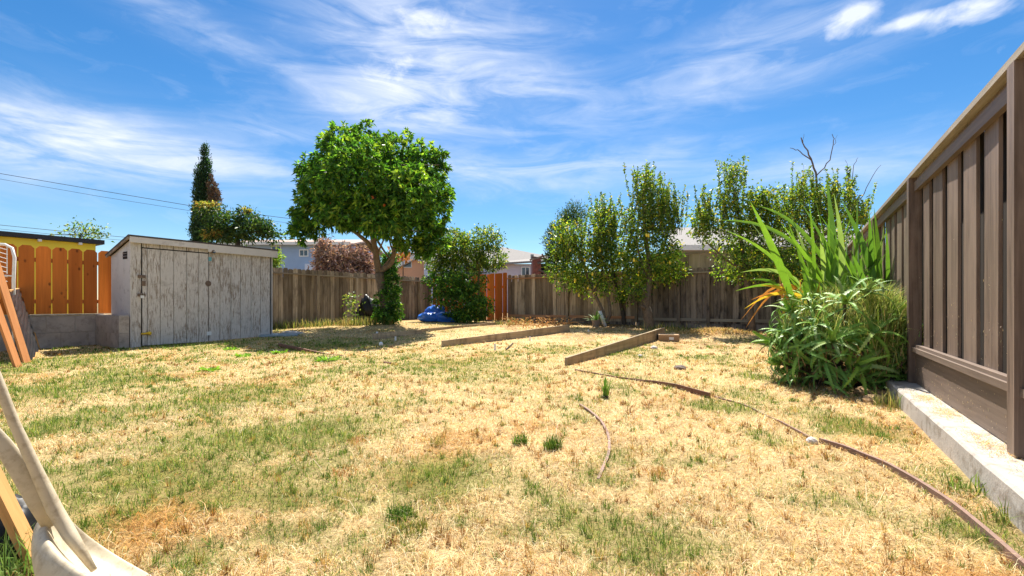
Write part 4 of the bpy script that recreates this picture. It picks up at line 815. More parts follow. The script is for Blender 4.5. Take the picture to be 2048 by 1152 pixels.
MB().box(pxx(450, Yh), pxx(700, Yh), 0, 8, 0, pzz(489, Yh)).build('wall', M['h_blue'], hb)
r_ = MB(); gable(r_, pxx(450, Yh), pxx(700, Yh), 0, 8, pzz(489, Yh), pzz(489, Yh)+0.8, 'x', 0.4); r_.build('roof', M['shingle_p'], hb)
MB().box(pxx(440, Yh), pxx(705, Yh), -0.5, -0.44, 0, 0.22).build('gutter', M['white'], hb, (0, 0, pzz(491, Yh)))
window(hb, pxx(608, Yh), pzz(506, Yh), 0.55, 0.4, 0); window(hb, pxx(553, Yh), pzz(499, Yh), 0.6, 0.45, 0)
MB().box(-.08, .08, 1.0, 1.2, 0, .6).build('roof_vent', M['roofdark'], hb, (pxx(590, Yh), .4, pzz(489, Yh)+.1))
MB().box(pxx(612, 33), pxx(628, 33), -1.2, -.05, 0, pzz(528, 33)).build('porch', M['h_lblue'], hb)
Yh = 38.0; hp = thing('peach_house', 'peach stucco house with a white edged gable beyond the fence', 'house', (0, Yh, 0))
x0, x1 = pxx(785, Yh), pxx(852, Yh)
MB().prism([(x0, 0), (x1, 0), (x1, pzz(527, Yh)), (pxx(835, Yh), pzz(514, Yh)), (x0, pzz(545, Yh))], 0, 6).build('wall', M['h_peach'], hp)
MB().prism([(x0-.8, pzz(552, Yh)), (pxx(832, Yh), pzz(519, Yh)), (pxx(838, Yh), pzz(516, Yh)), (pxx(832, Yh), pzz(511, Yh)), (x0-.8, pzz(545, Yh))], -0.5, 6.2).build('roof', M['white'], hp)
MB().prism([(pxx(760, Yh), pzz(520, Yh)), (pxx(850, Yh), pzz(510, Yh)), (pxx(850, Yh), pzz(497, Yh)), (pxx(770, Yh), pzz(505, Yh))], 2, 9).build('upper_roof', M['shingle_p'], hp)
window(hp, pxx(815, Yh), pzz(529, Yh), 0.6, 0.4, 0, 0)
Yh = 36.0; hl = thing('pale_siding_house', 'pale blue lap sided house with a white roof edge behind the citrus tree', 'house', (0, Yh, 0))
x0, x1 = pxx(848, Yh), pxx(1012, Yh); zt = pzz(520, Yh)
MB().box(x0, x1, 0.03, 7, 0, zt).build('wall', M['h_lblue'], hl)
for i in range(16): MB().prism([(x0, 0), (x1, 0), (x1, .2), (x0, .2)], 0, .02).build('siding_board', M['h_lblue'], hl, (0, 0.0-.004*(i % 2), zt-.21*(i+1)))
r_ = MB(); gable(r_, x0, x1, 0, 7, zt, zt+1.1, 'x', .4); r_.build('roof', M['shingle'], hl)
MB().box(x0-.4, x1+.4, -.47, -.42, -.12, .12).build('fascia', M['white'], hl, (0, 0, zt))
window(hl, pxx(930, Yh), pzz(543, Yh), 1.9, 1.0, -.01, 3)
Yh = 33.0; hg_ = thing('lavender_house', 'lavender house with a long grey shingle roof right of the citrus tree', 'house', (0, Yh, 0))
x0, x1 = pxx(985, Yh), pxx(1100, Yh)
MB().box(x0, x1, 0, 7, 0, pzz(528, Yh)).build('wall', M['h_lav'], hg_)
MB().add([(x0-1, -.4, pzz(533, Yh)), (x1+.4, -.4, pzz(524, Yh)), (x1+.4, 4.0, pzz(506, Yh)), (pxx(1000, Yh), 4.0, pzz(484, Yh)), (x0-1, -.4, pzz(533, Yh)+.15), (x1+.4, -.4, pzz(524, Yh)+.15), (x1+.4, 4.0, pzz(506, Yh)+.15), (pxx(1000, Yh), 4.0, pzz(484, Yh)+.15)], [(0, 3, 2, 1), (4, 5, 6, 7), (0, 1, 5, 4), (1, 2, 6, 5), (2, 3, 7, 6), (3, 0, 4, 7)]).build('roof', M['shingle'], hg_)
MB().box(-.12, .12, -.1, .1, 0, .35).build('roof_vent', M['metal'], hg_, (pxx(1067, Yh), 2.2, pzz(512, Yh)))
window(hg_, pxx(1051, Yh), pzz(545, Yh), 0.5, 0.7, -.01, 1)
Yh = 27.0; br = thing('burnt_shed', 'ruined dark red brick outhouse with a collapsed roof beyond the grey fence', 'building', (0, Yh, 0))
MB().box(pxx(1066, Yh), pxx(1082, Yh), 0, 2.4, 0, pzz(517, Yh)).build('wall', M['h_brick'], br)
MB().box(pxx(1096, Yh), pxx(1118, Yh), 0, 2.4, 0, pzz(530, Yh)).build('wall', M['h_brick'], br)
MB().box(pxx(1066, Yh), pxx(1118, Yh), 2.4, 2.5, 0, pzz(520, Yh)).build('back_wall', M['dark'], br)
for px0, py0, px1, py1 in ((1060, 520, 1112, 505), (1064, 514, 1100, 520), (1075, 527, 1118, 515), (1084, 508, 1104, 545), (1078, 540, 1098, 550)):
    a_ = at(px0, py0, Yh-.1)-Vector((0, Yh, 0)); b_ = at(px1, py1, Yh+.4)-Vector((0, Yh, 0)); MB().tube([a_, b_], .07, 4).build('rafter', random.choice([M['dead'], M['cap'], M['fence_dark']]), br)
Yh = 19.5; hr = thing('grey_roofed_house', 'low house with a grey shingle roof and white gutter behind the plank screen', 'house', (0, Yh, 0))
x0, x1 = pxx(1335, Yh), pxx(1800, Yh)
MB().box(x0+.4, x1, .5, 7, 0, pzz(497, Yh)).build('wall', M['h_grey'], hr)
MB().add([(x0, 0, pzz(497, Yh)), (x1, 0, pzz(497, Yh)), (x1, 4.2, pzz(425, Yh)), (x0+1.6, 4.2, pzz(425, Yh)), (x0, 0, pzz(497, Yh)+.06), (x1, 0, pzz(497, Yh)+.06), (x1, 4.2, pzz(425, Yh)+.06), (x0+1.6, 4.2, pzz(425, Yh)+.06)], [(0, 3, 2, 1), (4, 5, 6, 7), (0, 1, 5, 4), (1, 2, 6, 5), (2, 3, 7, 6), (3, 0, 4, 7)]).build('roof', M['shingle'], hr)
MB().box(x0, x1, -.12, -.01, -.1, .12).build('gutter', M['white'], hr, (0, 0, pzz(497, Yh)+.02))
# overhead wires
def wire(label, pts, Y, r=0.012):
    P = [at(px, py, Y+k*1.2) for k, (px, py) in enumerate(pts)]
    d0 = P[0]-P[1]; P = [P[0]+d0*2.0+Vector((0, 0, .3))]+P
    c_ = P[0].copy(); tag(MB().tube([p-c_ for p in P], r, 5).build('power_line', M['cable'], None, c_), label, 'cable', 'overhead cables')
wire('uppermost overhead cable sagging toward the cypress', [(0, 347), (200, 381), (390, 413), (570, 436), (800, 455)], 30, .018)
wire('thin overhead cable just under the uppermost one', [(0, 358), (200, 393), (390, 423), (570, 445), (800, 462)], 30.5, .012)
wire('lower overhead cable crossing the small thin leaved tree', [(0, 450), (120, 462), (245, 474), (420, 486)], 26, .014)
wire('lowest overhead cable just above the yellow building', [(0, 458), (120, 470), (240, 480), (420, 492)], 26.5, .01)

# ------------------------------------------------------------------ raised beds, edging, small things
def board_on(label, pA, pB, hA, hB, th, mt, sink=0.05, cap=None):
    d = pB-pA; L_ = math.hypot(d.x, d.y); a_ = math.atan2(d.y, d.x); n_ = 8
    mb = MB(); top = []
    vs = []
    for i in range(n_+1):
        s_ = i/n_; xx = L_*s_; zb_ = -0.12; zt_ = (pB.z-pA.z)*s_+hA+(hB-hA)*s_+random.uniform(-.003, .003)
        vs += [(xx, -th/2, zb_), (xx, th/2, zb_), (xx, th/2-.002, zt_), (xx, -th/2+.002, zt_)]
    fs = [(3, 2, 1, 0), (4*n_, 4*n_+1, 4*n_+2, 4*n_+3)]
    for i in range(n_): fs += [(4*i+j, 4*i+(j+1) % 4, 4*i+4+(j+1) % 4, 4*i+4+j) for j in range(4)]
    mb.add(vs, fs); o = mb.build('bed_board', mt, None, pA, (0, 0, a_)); return tag(o, label, 'board', 'boards edging the raised beds')
board_on('raised bed board set on edge, the one reaching furthest toward the camera', gp(1132, 731), gp(1328, 676), 0.115, 0.26, 0.045, M['bed'])
board_on('middle raised bed board on edge, ending at the pile of dead branches', gp(884, 694), gp(1138, 663), 0.125, 0.19, 0.045, M['bed'])
board_on('short shaded raised bed board lying in the shadow of the orange tree', gp(746, 680), gp(845, 666), 0.15, 0.09, 0.045, M['bed'])
board_on('thin low bed board running from the orange tree toward the orange corner panel', gp(843, 664), gp(1010, 647), 0.08, 0.07, 0.04, M['bed'])
def strip(name, label, pts, th, h0, mt, group='lawn edging strips', tilt=0.0):
    P = [gp(*p) for p in pts]; out = []
    for i in range(len(P)-1):
        for s_ in np.linspace(0, 1, 7)[:-1]:
            p0 = P[max(i-1, 0)]; p1 = P[i]; p2 = P[i+1]; p3 = P[min(i+2, len(P)-1)]
            q = 0.5*((2*p1)+(p2-p0)*s_+(2*p0-5*p1+4*p2-p3)*s_*s_+(3*p1-p0-3*p2+p3)*s_**3); out.append(q)
    out.append(P[-1]); o0 = out[0].copy(); mb = MB(); n_ = len(out)
    hs_ = h0 if hasattr(h0, '__len__') else [h0]*2
    for i, p in enumerate(out):
        d = (out[min(i+1, n_-1)]-out[max(i-1, 0)]); d.z = 0; d.normalize(); nn = Vector((-d.y, d.x, 0)); s_ = i/(n_-1)
        hh_ = float(np.interp(s_, np.linspace(0, 1, len(hs_)), hs_)); zt_ = hg(p.x, p.y)+hh_-o0.z; q = p-o0
        tl = nn*tilt
        mb.v += [(q.x-nn.x*th/2, q.y-nn.y*th/2, zt_-.12), (q.x+nn.x*th/2, q.y+nn.y*th/2, zt_-.12), (q.x+nn.x*th/2+tl.x, q.y+nn.y*th/2+tl.y, zt_), (q.x-nn.x*th/2+tl.x, q.y-nn.y*th/2+tl.y, zt_)]
    mb.f += [(3, 2, 1, 0), (4*n_-4, 4*n_-3, 4*n_-2, 4*n_-1)]
    for i in range(n_-1): mb.f += [(4*i+j, 4*i+(j+1) % 4, 4*i+4+(j+1) % 4, 4*i+4+j) for j in range(4)]
    return tag(mb.build(name, mt, None, o0), label, 'edging', group)
strip('edging_strip', 'long brown edging strip running along the concrete curb to the near corner', [(2110, 1195), (2048, 1143), (1900, 1015), (1780, 940), (1700, 905), (1640, 885)], 0.018, (.035, .035, .03), M['edging'])
strip('edging_strip', 'thin buried edging strip continuing past the white stone', [(1622, 880), (1560, 845), (1490, 812), (1430, 795)], 0.012, (.02, .012, .015), M['edging'])
strip('edging_strip', 'brown edging strip from the foremost bed board past the tall sprout', [(1420, 797), (1360, 779), (1290, 764), (1220, 753), (1150, 741)], 0.014, (.055, .05, .025, .015, .02), M['rust'])
strip('edging_strip', 'short curved edging strip bowed in the open straw', [(1160, 812), (1192, 836), (1214, 868), (1218, 905), (1205, 940), (1196, 958)], 0.016, (.02, .022, .015, .004), M['edging'])
strip('edging_strip', 'rusty angle strip in the tree shadow in front of the shed', [(558, 694), (610, 704), (650, 708), (692, 712)], 0.03, (.08, .06, .015, .005), M['rust'])
# stones
def rock(label, p, r, mt, seed, flat=0.6):
    rs = np.random.RandomState(seed); mb = MB(); n_, m_ = 9, 6; vs = []
    for i in range(m_+1):
        th = math.pi*i/m_
        for j in range(n_):
            q = 2*math.pi*j/n_; k_ = r*(1+0.28*(rs.rand()-.5)*(0 < i < m_)); vs.append((k_*math.sin(th)*math.cos(q), k_*0.8*math.sin(th)*math.sin(q), k_*flat*math.cos(th)))
    fs = [(i*n_+j, (i+1)*n_+j, (i+1)*n_+(j+1) % n_, i*n_+(j+1) % n_) for i in range(m_) for j in range(n_)]
    mb.add(vs, fs); return tag(mb.build('stone', mt, None, p+Vector((0, 0, r*flat*0.55)), (0, 0, seed)), label, 'stone')
rock('flat tan stone in the shade below the aloe clump', gp(1752, 806), 0.12, M['stone'], 3, .42)
rock('brown slab stone tucked behind the tan stone under the aloe', gp(1742, 788), 0.15, M['stone'], 5, .3)
rock('pale rough stone lying on the end of the edging strip', gp(1624, 886), 0.04, M['wstone'], 8)
rock('crumpled pale lump beside the cardboard box', gp(1308, 698), 0.07, M['wstone'], 12)
rock('small white stone in the straw in front of the foremost bed board', gp(1281, 714), 0.05, M['wstone'], 14)
rock('dark clod of dried leaves on the straw near the dark fence', gp(1360, 738), 0.11, M['dead'], 17, .3)
tag(MB().lathe([(0, -.045), (.032, -.032), (.045, 0), (.032, .032), (0, .045)], 14).build('ball', M['white'], None, gp(762, 692)+Vector((0, 0, .04)), smooth=True), 'white ball lying in the shade by the short bed board', 'ball')
for px, py, hh_, rr_, lb in ((791, 681, .09, .022, 'white pipe stub standing in front of the short shaded bed board'), (754, 668, .06, .03, 'white pipe stub behind the short shaded bed board'), (990, 700, .12, .018, 'pale pipe stub in the open grass by the black stick'), (1060, 681, .09, .018, 'pale pipe stub against the middle bed board'), (1177, 663, .06, .022, 'pale pipe stub near the fence beyond the middle bed board')):
    tag(MB().lathe([(rr_*.75, 0), (rr_, 0), (rr_, hh_), (rr_*.75, hh_), (rr_*.7, 0.0)], 10).build('pipe_stub', M['white'], None, gp(px, py), (random.uniform(-.1, .1), random.uniform(-.1, .1), 0)), lb, 'pipe', 'white pipe stubs in the beds')
a_, b_ = gp(1012, 701), gp(1026, 689); a_.z += .02; b_.z += .03
tag(MB().tube([Vector(), b_-a_], .012, 6).build('stick', M['black'], None, a_), 'short black stick lying on the grass between two bed boards', 'stick')
a_, b_ = gp(768, 726), gp(786, 729); tag(MB().tube([Vector((0, 0, .012)), (b_-a_)+Vector((0, 0, .012))], .016, 6).build('stick', M['rust'], None, a_), 'small rusty scrap of metal on the bright lawn below the white ball', 'scrap')
# cardboard box
p = gp(1337, 682); bx = thing('cardboard_box', 'brown cardboard box lying by the end of the foremost bed board', 'box', p, -0.25)
MB().box(-.22, .22, -.16, .16, 0, .15).build('carton', M['card'], bx); MB().box(-.19, .12, -.163, .0, 0, .002).build('lid_print', M['black'], bx, (0, .1, .151)); MB().box(-.05, .05, -.003, 0, -.03, .03).build('shipping_label', M['white'], bx, (.05, -.1615, .07))
# blue tarp bundle
def lumpy(name, mt, par, c_, rad, seed, amp=.25, n_=26, m_=16, flatb=True):
    vs = []; rs = np.random.RandomState(seed)
    for i in range(m_+1):
        th = math.pi*i/m_
        for j in range(n_):
            q = 2*math.pi*j/n_; d = Vector((math.sin(th)*math.cos(q), math.sin(th)*math.sin(q), math.cos(th)))
            k_ = 1+amp*(fbm(np.array(d.x*2.2+seed+d.z*1.7), np.array(d.y*2.2-d.z*2.1), seed, 3)-.5)*2+amp*.25*abs(math.sin(5*q+3*d.z+seed))*math.sin(th)
            z_ = d.z*rad[2]*k_
            if flatb: z_ = max(z_, -rad[2]*.75)
            vs.append((d.x*rad[0]*k_, d.y*rad[1]*k_, z_))
    fs = [(i*n_+j, (i+1)*n_+j, (i+1)*n_+(j+1) % n_, i*n_+(j+1) % n_) for i in range(m_) for j in range(n_)]
    return MB().add(vs, fs).build(name, mt, par, c_, smooth=True)
p = Vector((pxx(875, 16.3), 16.3, hg(pxx(875, 16.3), 16.3))); tb = thing('tarp_bundle', 'bright blue tarp bundle heaped under the leafy bush', 'tarp', p)
lumpy('fold', M['tarp'], tb, (-.28, -.1, .17), (.42, .3, .2), 4, .3); lumpy('fold', M['tarp'], tb, (.25, 0, .14), (.5, .34, .2), 9, .3); lumpy('fold', M['tarp'], tb, (-.1, .15, .36), (.32, .25, .24), 15, .35); lumpy('fold', M['tarp'], tb, (.5, -.05, .1), (.3, .25, .16), 21, .3)
p = Vector((pxx(736, 15.0), 15.0, hg(pxx(736, 15.0), 15.0))); gbag = thing('rubbish_bag', 'shiny black rubbish bags slumped against the fence behind the orange tree', 'bag', p)
lumpy('bag', M['black'], gbag, (0, 0, .34), (.30, .28, .46), 31, .5, 34, 22); lumpy('bag', M['black'], gbag, (.30, .1, .26), (.27, .24, .34), 37, .5, 34, 22)
p = Vector((pxx(843, 17.0), 17.0, hg(pxx(843, 17), 17))); rock('pale round stone at the end of the blue tarp bundle', p, .08, M['wstone'], 40, .9)
# plant cage beside the bags
p = Vector((pxx(704, 14.6), 14.6, hg(pxx(704, 14.6), 14.6))); cg_ = thing('plant_cage', 'wire cage with a pale climbing plant by the black bags', 'plant cage', p)
mb = MB()
for k in range(9):
    q = 2*math.pi*k/9; mb.tube([(.2*math.cos(q), .2*math.sin(q), 0), (.2*math.cos(q), .2*math.sin(q), .85)], .005, 4)
for z_ in np.linspace(.05, .85, 8): mb.tube([(.2*math.cos(2*math.pi*k/16), .2*math.sin(2*math.pi*k/16), z_) for k in range(17)], .004, 4, cap=False)
mb.build('wire', M['metal'], cg_)
n = 170; P = np.stack([RS.normal(0, .17, n), RS.normal(0, .1, n), RS.uniform(0, 1.0, n)], 1); D = RS.normal(size=(n, 3))
ob('foliage', leafmesh('foliage', P, D, .10, .03, palette(n, [(.2, .3, .06), (.36, .40, .12), (.10, .17, .04)], [1, 1, 1]), M['leaf']), cg_)
# weeds along the foot of the weathered fence
for k, (px, py, nn_, lb) in enumerate(((560, 657, 110, 'ragged yellow green weeds at the fence foot next to the shed'), (605, 655, 90, 'ragged weeds at the fence foot under the pale boards'), (655, 652, 90, 'dry mixed weeds at the fence foot before the plant cage'), (700, 651, 130, 'thick green weeds at the foot of the plant cage'), (742, 650, 110, 'green weeds at the foot of the black bags'), (1310, 662, 60, 'dark green weeds at the foot of the thick pale trunk'), (1360, 664, 60, 'dark green weeds at the foot of the dark fence past the cardboard box'), (1020, 650, 70, 'dry weeds at the foot of the orange corner post'))):
    p = gp(px, py); n = nn_*2; X_ = np.clip(RS.normal(0, .3, n), -.6, .6); Y_ = np.clip(RS.normal(0, .11, n), -.22, .22)
    cols = [(.16, .22, .05), (.36, .33, .10), (.5, .4, .16), (.1, .16, .035)]
    o = ob('weed_clump', blades('weed_clump', X_, Y_, np.full(n, -.01), RS.uniform(.08, .34, n), np.full(n, .008), np.clip(RS.normal(.4, .25, n), 0, .95), palette(n, cols, [2, 2, 1.3, 1]), M['grass']), None, p); tag(o, lb, 'weeds', 'weeds along the fence foot')
# dead branches on the bed
p = gp(1075, 656); db = thing('dead_branches', 'tangle of dry brown branches on the middle bed by the grey fence', 'branches', p)
mb = MB()
for k in range(26):
    a_ = Vector((random.uniform(-1, .9), random.uniform(-.4, .5), random.uniform(.02, .12))); b_ = a_+Vector((random.uniform(-.8, .8), random.uniform(-.3, .3), random.uniform(-.02, .3)))
    limb(mb, [a_, a_.lerp(b_, .5)+Vector((0, 0, random.uniform(.03, .16))), b_], .014, .004, 5, .06)
mb.build('branch_tangle', M['stake'], db)
n = 260; P = np.stack([RS.normal(0, .5, n), RS.normal(0, .2, n), RS.uniform(.02, .3, n)], 1)
ob('dry_leaves', leafmesh('dry_leaves', P, RS.normal(size=(n, 3)), .09, .018, palette(n, [(.5, .3, .12), (.36, .19, .07), (.6, .42, .2)], [1, 1, 1]), M['leafdry']), db)
# clippings heap by the dark fence
n = 2600; P0 = np.array([5.4, 12.0]); X_ = P0[0]+RS.normal(0, .55, n); Y_ = P0[1]+RS.normal(0, .28, n)
o = ob('hay_heap', blades('hay_heap', X_, Y_, hgt(X_, Y_)-.005, RS.uniform(.05, .16, n), np.full(n, .006), np.clip(RS.normal(.85, .12, n), .3, .99), palette(n, [(.62, .44, .2), (.5, .32, .12), (.3, .3, .08)], [3, 2, 1]), M['grass'])); tag(o, 'low heap of dry hay clippings before the dark stained fence', 'hay')
# small agave in a pot near whitewashed trunk
p = Vector((pxx(1192, 14.3), 14.3, hg(pxx(1192, 14.3), 14.3))); pp = thing('potted_plant', 'spiky dark green plant in a dusty pot by the whitewashed trunk', 'potted plant', p)
MB().lathe([(.0, 0), (.10, 0), (.14, .2), (.15, .22), (.12, .22), (.0, .19)], 14).build('pot', M['terra'], pp)
for k in range(34):
    q = RS.uniform(0, 6.28); e_ = RS.uniform(.1, 1.3); L_ = RS.uniform(.3, .5); d = Vector((math.cos(q)*math.cos(e_), math.sin(q)*math.cos(e_), math.sin(e_)))
    MB().blade([Vector((0, 0, .2))+d*L_*s_-Vector((0, 0, .12*s_*s_)) for s_ in (0, .4, .75, 1)], [.012, .016, .01, .001], Vector((-math.sin(q), math.cos(q), 0)), .3).build('leaf', M['aloe'], pp)
p = gp(563, 671); MBs = MB().box(-.45, .4, -.3, .3, 0, .035); tag(MBs.build('paving_slab', M['slab'], None, p, (.02, 0, .3)), 'blue grey paving slab lying by the corner of the shed', 'slab')
lumpy('tarp_edge', M['wstone'], None, gp(585, 667)+Vector((0, 0, .02)), (.25, .12, .05), 51, .4); tag(bpy.data.objects['tarp_edge'], 'crumpled pale sheet lying next to the blue grey slab', 'sheet')

# ------------------------------------------------------------------ strap leaved plant and aloe clump
base = Vector((4.35, 6.0, hg(4.35, 6.0))); ct = thing('strap_leaf_plant', 'tall plant with long arching green strap leaves behind the aloe clump', 'plant', base)
CA = [(1668, 600, 1652, 352, 17, .02, 'cane'), (1676, 580, 1668, 388, 15, .04, 'cane_l'), (1745, 590, 1682, 398, 16, .06, 'cane'), (1742, 560, 1738, 420, 15, .0, 'cane'), (1700, 590, 1714, 392, 11, .02, 'cane'), (1568, 560, 1500, 402, 16, .02, 'cane'), (1572, 570, 1482, 420, 11, .05, 'cane_l'),
      (1660, 560, 1512, 410, 11, -.16, 'cane'), (1640, 560, 1440, 440, 12, -.14, 'cane'), (1590, 570, 1450, 460, 9, -.1, 'cane'), (1600, 575, 1480, 545, 10, -.12, 'cane_l'), (1610, 600, 1470, 582, 11, -.15, 'cane'), (1600, 600, 1482, 640, 9, -.3, 'cane_o'), (1610, 610, 1488, 618, 9, -.2, 'cane_y'), (1600, 612, 1492, 655, 7, -.35, 'cane_o'),
      (1765, 600, 1793, 440, 14, .12, 'cane'), (1755, 590, 1770, 430, 10, -.1, 'cane_l'), (1765, 620, 1795, 522, 12, .08, 'cane'), (1650, 600, 1562, 446, 12, .05, 'cane'), (1630, 590, 1582, 432, 10, .03, 'cane_l'), (1625, 580, 1618, 400, 9, .02, 'cane'), (1755, 600, 1748, 415, 15, .02, 'cane'), (1725, 580, 1722, 440, 13, .01, 'cane_l'), (1765, 610, 1772, 455, 13, .03, 'cane'), (1690, 560, 1668, 470, 14, .0, 'cane'), (1650, 560, 1640, 470, 13, .0, 'cane_l'), (1735, 610, 1700, 455, 12, .02, 'cane'), (1720, 600, 1640, 430, 11, .05, 'cane'), (1700, 600, 1735, 470, 10, .0, 'cane_l'), (1560, 560, 1585, 650, 12, 0, 'cane_o'),
      (1740, 620, 1700, 500, 14, .04, 'cane'), (1690, 610, 1620, 480, 12, .06, 'cane'), (1610, 620, 1520, 570, 12, -.1, 'cane_y'), (1640, 630, 1560, 560, 12, -.1, 'cane_y'), (1625, 640, 1640, 560, 11, 0, 'cane_y'), (1660, 650, 1680, 560, 12, .1, 'cane'), (1710, 640, 1780, 560, 13, .1, 'cane'), (1730, 640, 1790, 500, 12, .06, 'cane_l'), (1600, 620, 1502, 600, 8, -.22, 'cane_o'), (1745, 640, 1765, 560, 12, .1, 'cane'), (1580, 610, 1500, 560, 9, -.15, 'cane'), (1615, 630, 1540, 610, 10, -.2, 'cane_l')]
for k in range(34): CA.append((random.uniform(1620, 1760), 640, random.uniform(1570, 1800), random.uniform(400, 560), random.uniform(8, 14), random.uniform(-.1, .1), random.choice(['cane', 'cane', 'cane', 'cane_l'])))
for k, (x0, y0, x1, y1, w_, bend, mt) in enumerate(CA):
    Y0 = 5.9+random.uniform(-.25, .3); Y1 = Y0+random.uniform(-.45, .35)
    a_ = at(x0, y0, Y0)-base; b_ = at(x1, y1, Y1)-base; a0 = Vector((a_.x*.75, a_.y*.8, max(a_.z-.45, .1))) if k < 36 and k != 23 else a_
    L_ = (b_-a_).length; ph = Vector((0, 0, 1)) if bend < 0 else Vector((1, 0, 0)); path = []; nS = 11
    for i in range(nS):
        s_ = i/(nS-1); p = a0.lerp(a_, min(s_*3, 1)) if s_ < 1/3 else a_.lerp(b_, (s_-1/3)*1.5); path.append(p+ph*abs(bend)*L_*1.2*math.sin(math.pi*max(0, (s_-.2)/.8))*(1 if bend <= 0 else bend/abs(bend)))
    wm = w_/F*5.9*.42; wid = [wm*min(1, .45+1.6*(i/(nS-1)))*(1-(max(0, i/(nS-1)-.45)/.55)**1.8)+.0008 for i in range(nS)]
    side = Vector((1, random.uniform(-.7, .7), random.uniform(-.3, .3))).normalized()
    d = (b_-a_).normalized()
    if abs(d.x) > .75: side = Vector((0, random.uniform(-.7, .7), 1)).normalized()
    MB().blade(path, wid, side, .32).build('leaf', M[mt], ct, smooth=True)
for k, (x0, x1, yt) in enumerate(((1575, 1556, 520), (1640, 1652, 480), (1700, 1692, 470), (1745, 1748, 500), (1670, 1668, 460), (1610, 1600, 560), (1720, 1716, 480))):
    a_ = at(x0, 640, 6.0)-base; a_.z = 0; b_ = at(x1, yt, 5.95)-base
    MB().tube([a_, a_.lerp(b_, .5)+Vector((.02, 0, 0)), b_], [.02, .017, .006], 7).build('stalk', M['cane_y' if k in (0, 5) else 'cane_l'], ct, smooth=True)

ac = Vector((3.60, 5.02, 0)); ac.z = hg(ac.x, ac.y); al = thing('aloe_clump', 'broad waist high clump of spiky toothed aloe spilling over the curb', 'plant', ac)
def aloe_leaf(curl, L_, mt, nS=9):
    """thick toothed leaf growing along +x, curling down (curl>0) or up"""
    mb = MB(); pts = []; ang = 0.0; p = Vector((0, 0, 0)); path = [p.copy()]
    for i in range(nS-1):
        ang -= curl/(nS-1)*(0.4+1.2*i/(nS-1)); p = p+Vector((math.cos(ang), 0, math.sin(ang)))*L_/(nS-1); path.append(p.copy())
    k0 = 0
    for i, p in enumerate(path):
        s_ = i/(nS-1); w_ = .0165*(1-s_**1.6)+.001; th = .008*(1-s_)+.0008
        mb.v += [(p.x, -w_, p.z+w_*.25), (p.x, 0, p.z), (p.x, w_, p.z+w_*.25), (p.x, 0, p.z-th*1.6)]
    for i in range(nS-1): mb.f += [(4*i+j, 4*i+4+j, 4*i+4+(j+1) % 4, 4*i+(j+1) % 4) for j in range(4)]
    for i in range(nS-2):
        for sg, vi in ((-1, 0), (1, 2)):
            for fr in (.25, .75):
                a_ = Vector(mb.v[4*i+vi]); b_ = Vector(mb.v[4*i+4+vi]); c_ = a_.lerp(b_, fr); d_ = (b_-a_)*.16
                k = len(mb.v); mb.v += [tuple(c_-d_), tuple(c_+d_), tuple(c_+d_*1.3+Vector((0, sg*.009, .002)))]; mb.f.append((k, k+1, k+2))
    return mb.mesh('leaf', mt, False)
AM = [aloe_leaf(c_, L_, M[m_]) for c_, L_, m_ in ((1.1, .36, 'aloe'), (1.7, .42, 'aloe'), (2.2, .46, 'aloe'), (-.6, .26, 'aloe_b'), (2.7, .48, 'aloe'), (1.3, .36, 'aloe_g'), (2.9, .48, 'aloe_g'), (1.9, .40, 'aloe_b'))]
cnt = 0; stems = MB(); gold = math.pi*(3-math.sqrt(5))
ros = []
for k in range(33):
    s_ = (k+.5)/33; phi = k*gold; zz = 0.95*(1-s_)**.8+.10; rad = .62*math.sqrt(1-(max(zz-.25, 0)/.9)**2)*random.uniform(.8, 1.05)
    ros.append((Vector((rad*math.cos(phi)*1.02, rad*math.sin(phi), zz*random.uniform(.86, 1.05))), Vector((math.cos(phi)*(.25+s_), math.sin(phi)*(.25+s_), 1.05-.75*s_)).normalized()))
for c_, ax in ros:
    stems.tube([(c_.x*.25, c_.y*.25, 0), (c_.x*.7, c_.y*.7, c_.z*.55), tuple(c_)], [.02, .018, .014], 6)
    q0 = ax.to_track_quat('Z', 'Y'); nl = 9
    for j in range(nl):
        me = random.choice(AM); q_ = j*gold+random.uniform(-.3, .3); tilt = math.radians(18+68*(j/nl)+random.uniform(-12, 12))
        R_ = q0.to_matrix() @ Matrix.Rotation(q_, 3, 'Z') @ Matrix.Rotation(-tilt, 3, 'Y')
        o = ob('leaf', me, al, c_); o.rotation_euler = R_.to_euler(); s2 = random.uniform(.75, 1.1); o.scale = (s2, s2*random.uniform(.9, 1.3), s2); cnt += 1
# the inner and lower leaves, past the three hundred largest, as one mass
lv_, lf_ = [], []
for k in range(620):
    me = random.choice(AM); phi = random.uniform(0, 6.283); zz = random.uniform(.06, .62); rad = .6*math.sqrt(max(.05, 1-(max(zz-.25, 0)/.9)**2))*random.uniform(.45, 1.02)
    c_ = Vector((rad*math.cos(phi), rad*math.sin(phi), zz)); ax = Vector((math.cos(phi), math.sin(phi), random.uniform(-.35, 1.1))).normalized()
    R_ = ax.to_track_quat('Z', 'Y').to_matrix() @ Matrix.Rotation(random.uniform(0, 6.283), 3, 'Z') @ Matrix.Rotation(-random.uniform(.2, 1.5), 3, 'Y'); s2 = random.uniform(.6, 1.0)
    k0 = len(lv_); lv_ += [tuple(R_ @ (v.co*s2)+c_) for v in me.vertices]; lf_ += [tuple(i+k0 for i in p.vertices) for p in me.polygons]
o = MB().add(lv_, lf_).build('leaf_mass', M['aloe'], al); o['kind'] = 'stuff'
stems.build('stems', M['bark_dark'], al)
n = 8500; ph = RS.uniform(0, 2*math.pi, n); zz = RS.uniform(.3, 1.05, n); rr_ = .68*np.sqrt(np.clip(1-(np.clip(zz-.25, 0, 1)/.92)**2, .02, 1))*RS.uniform(.5, 1.03, n)
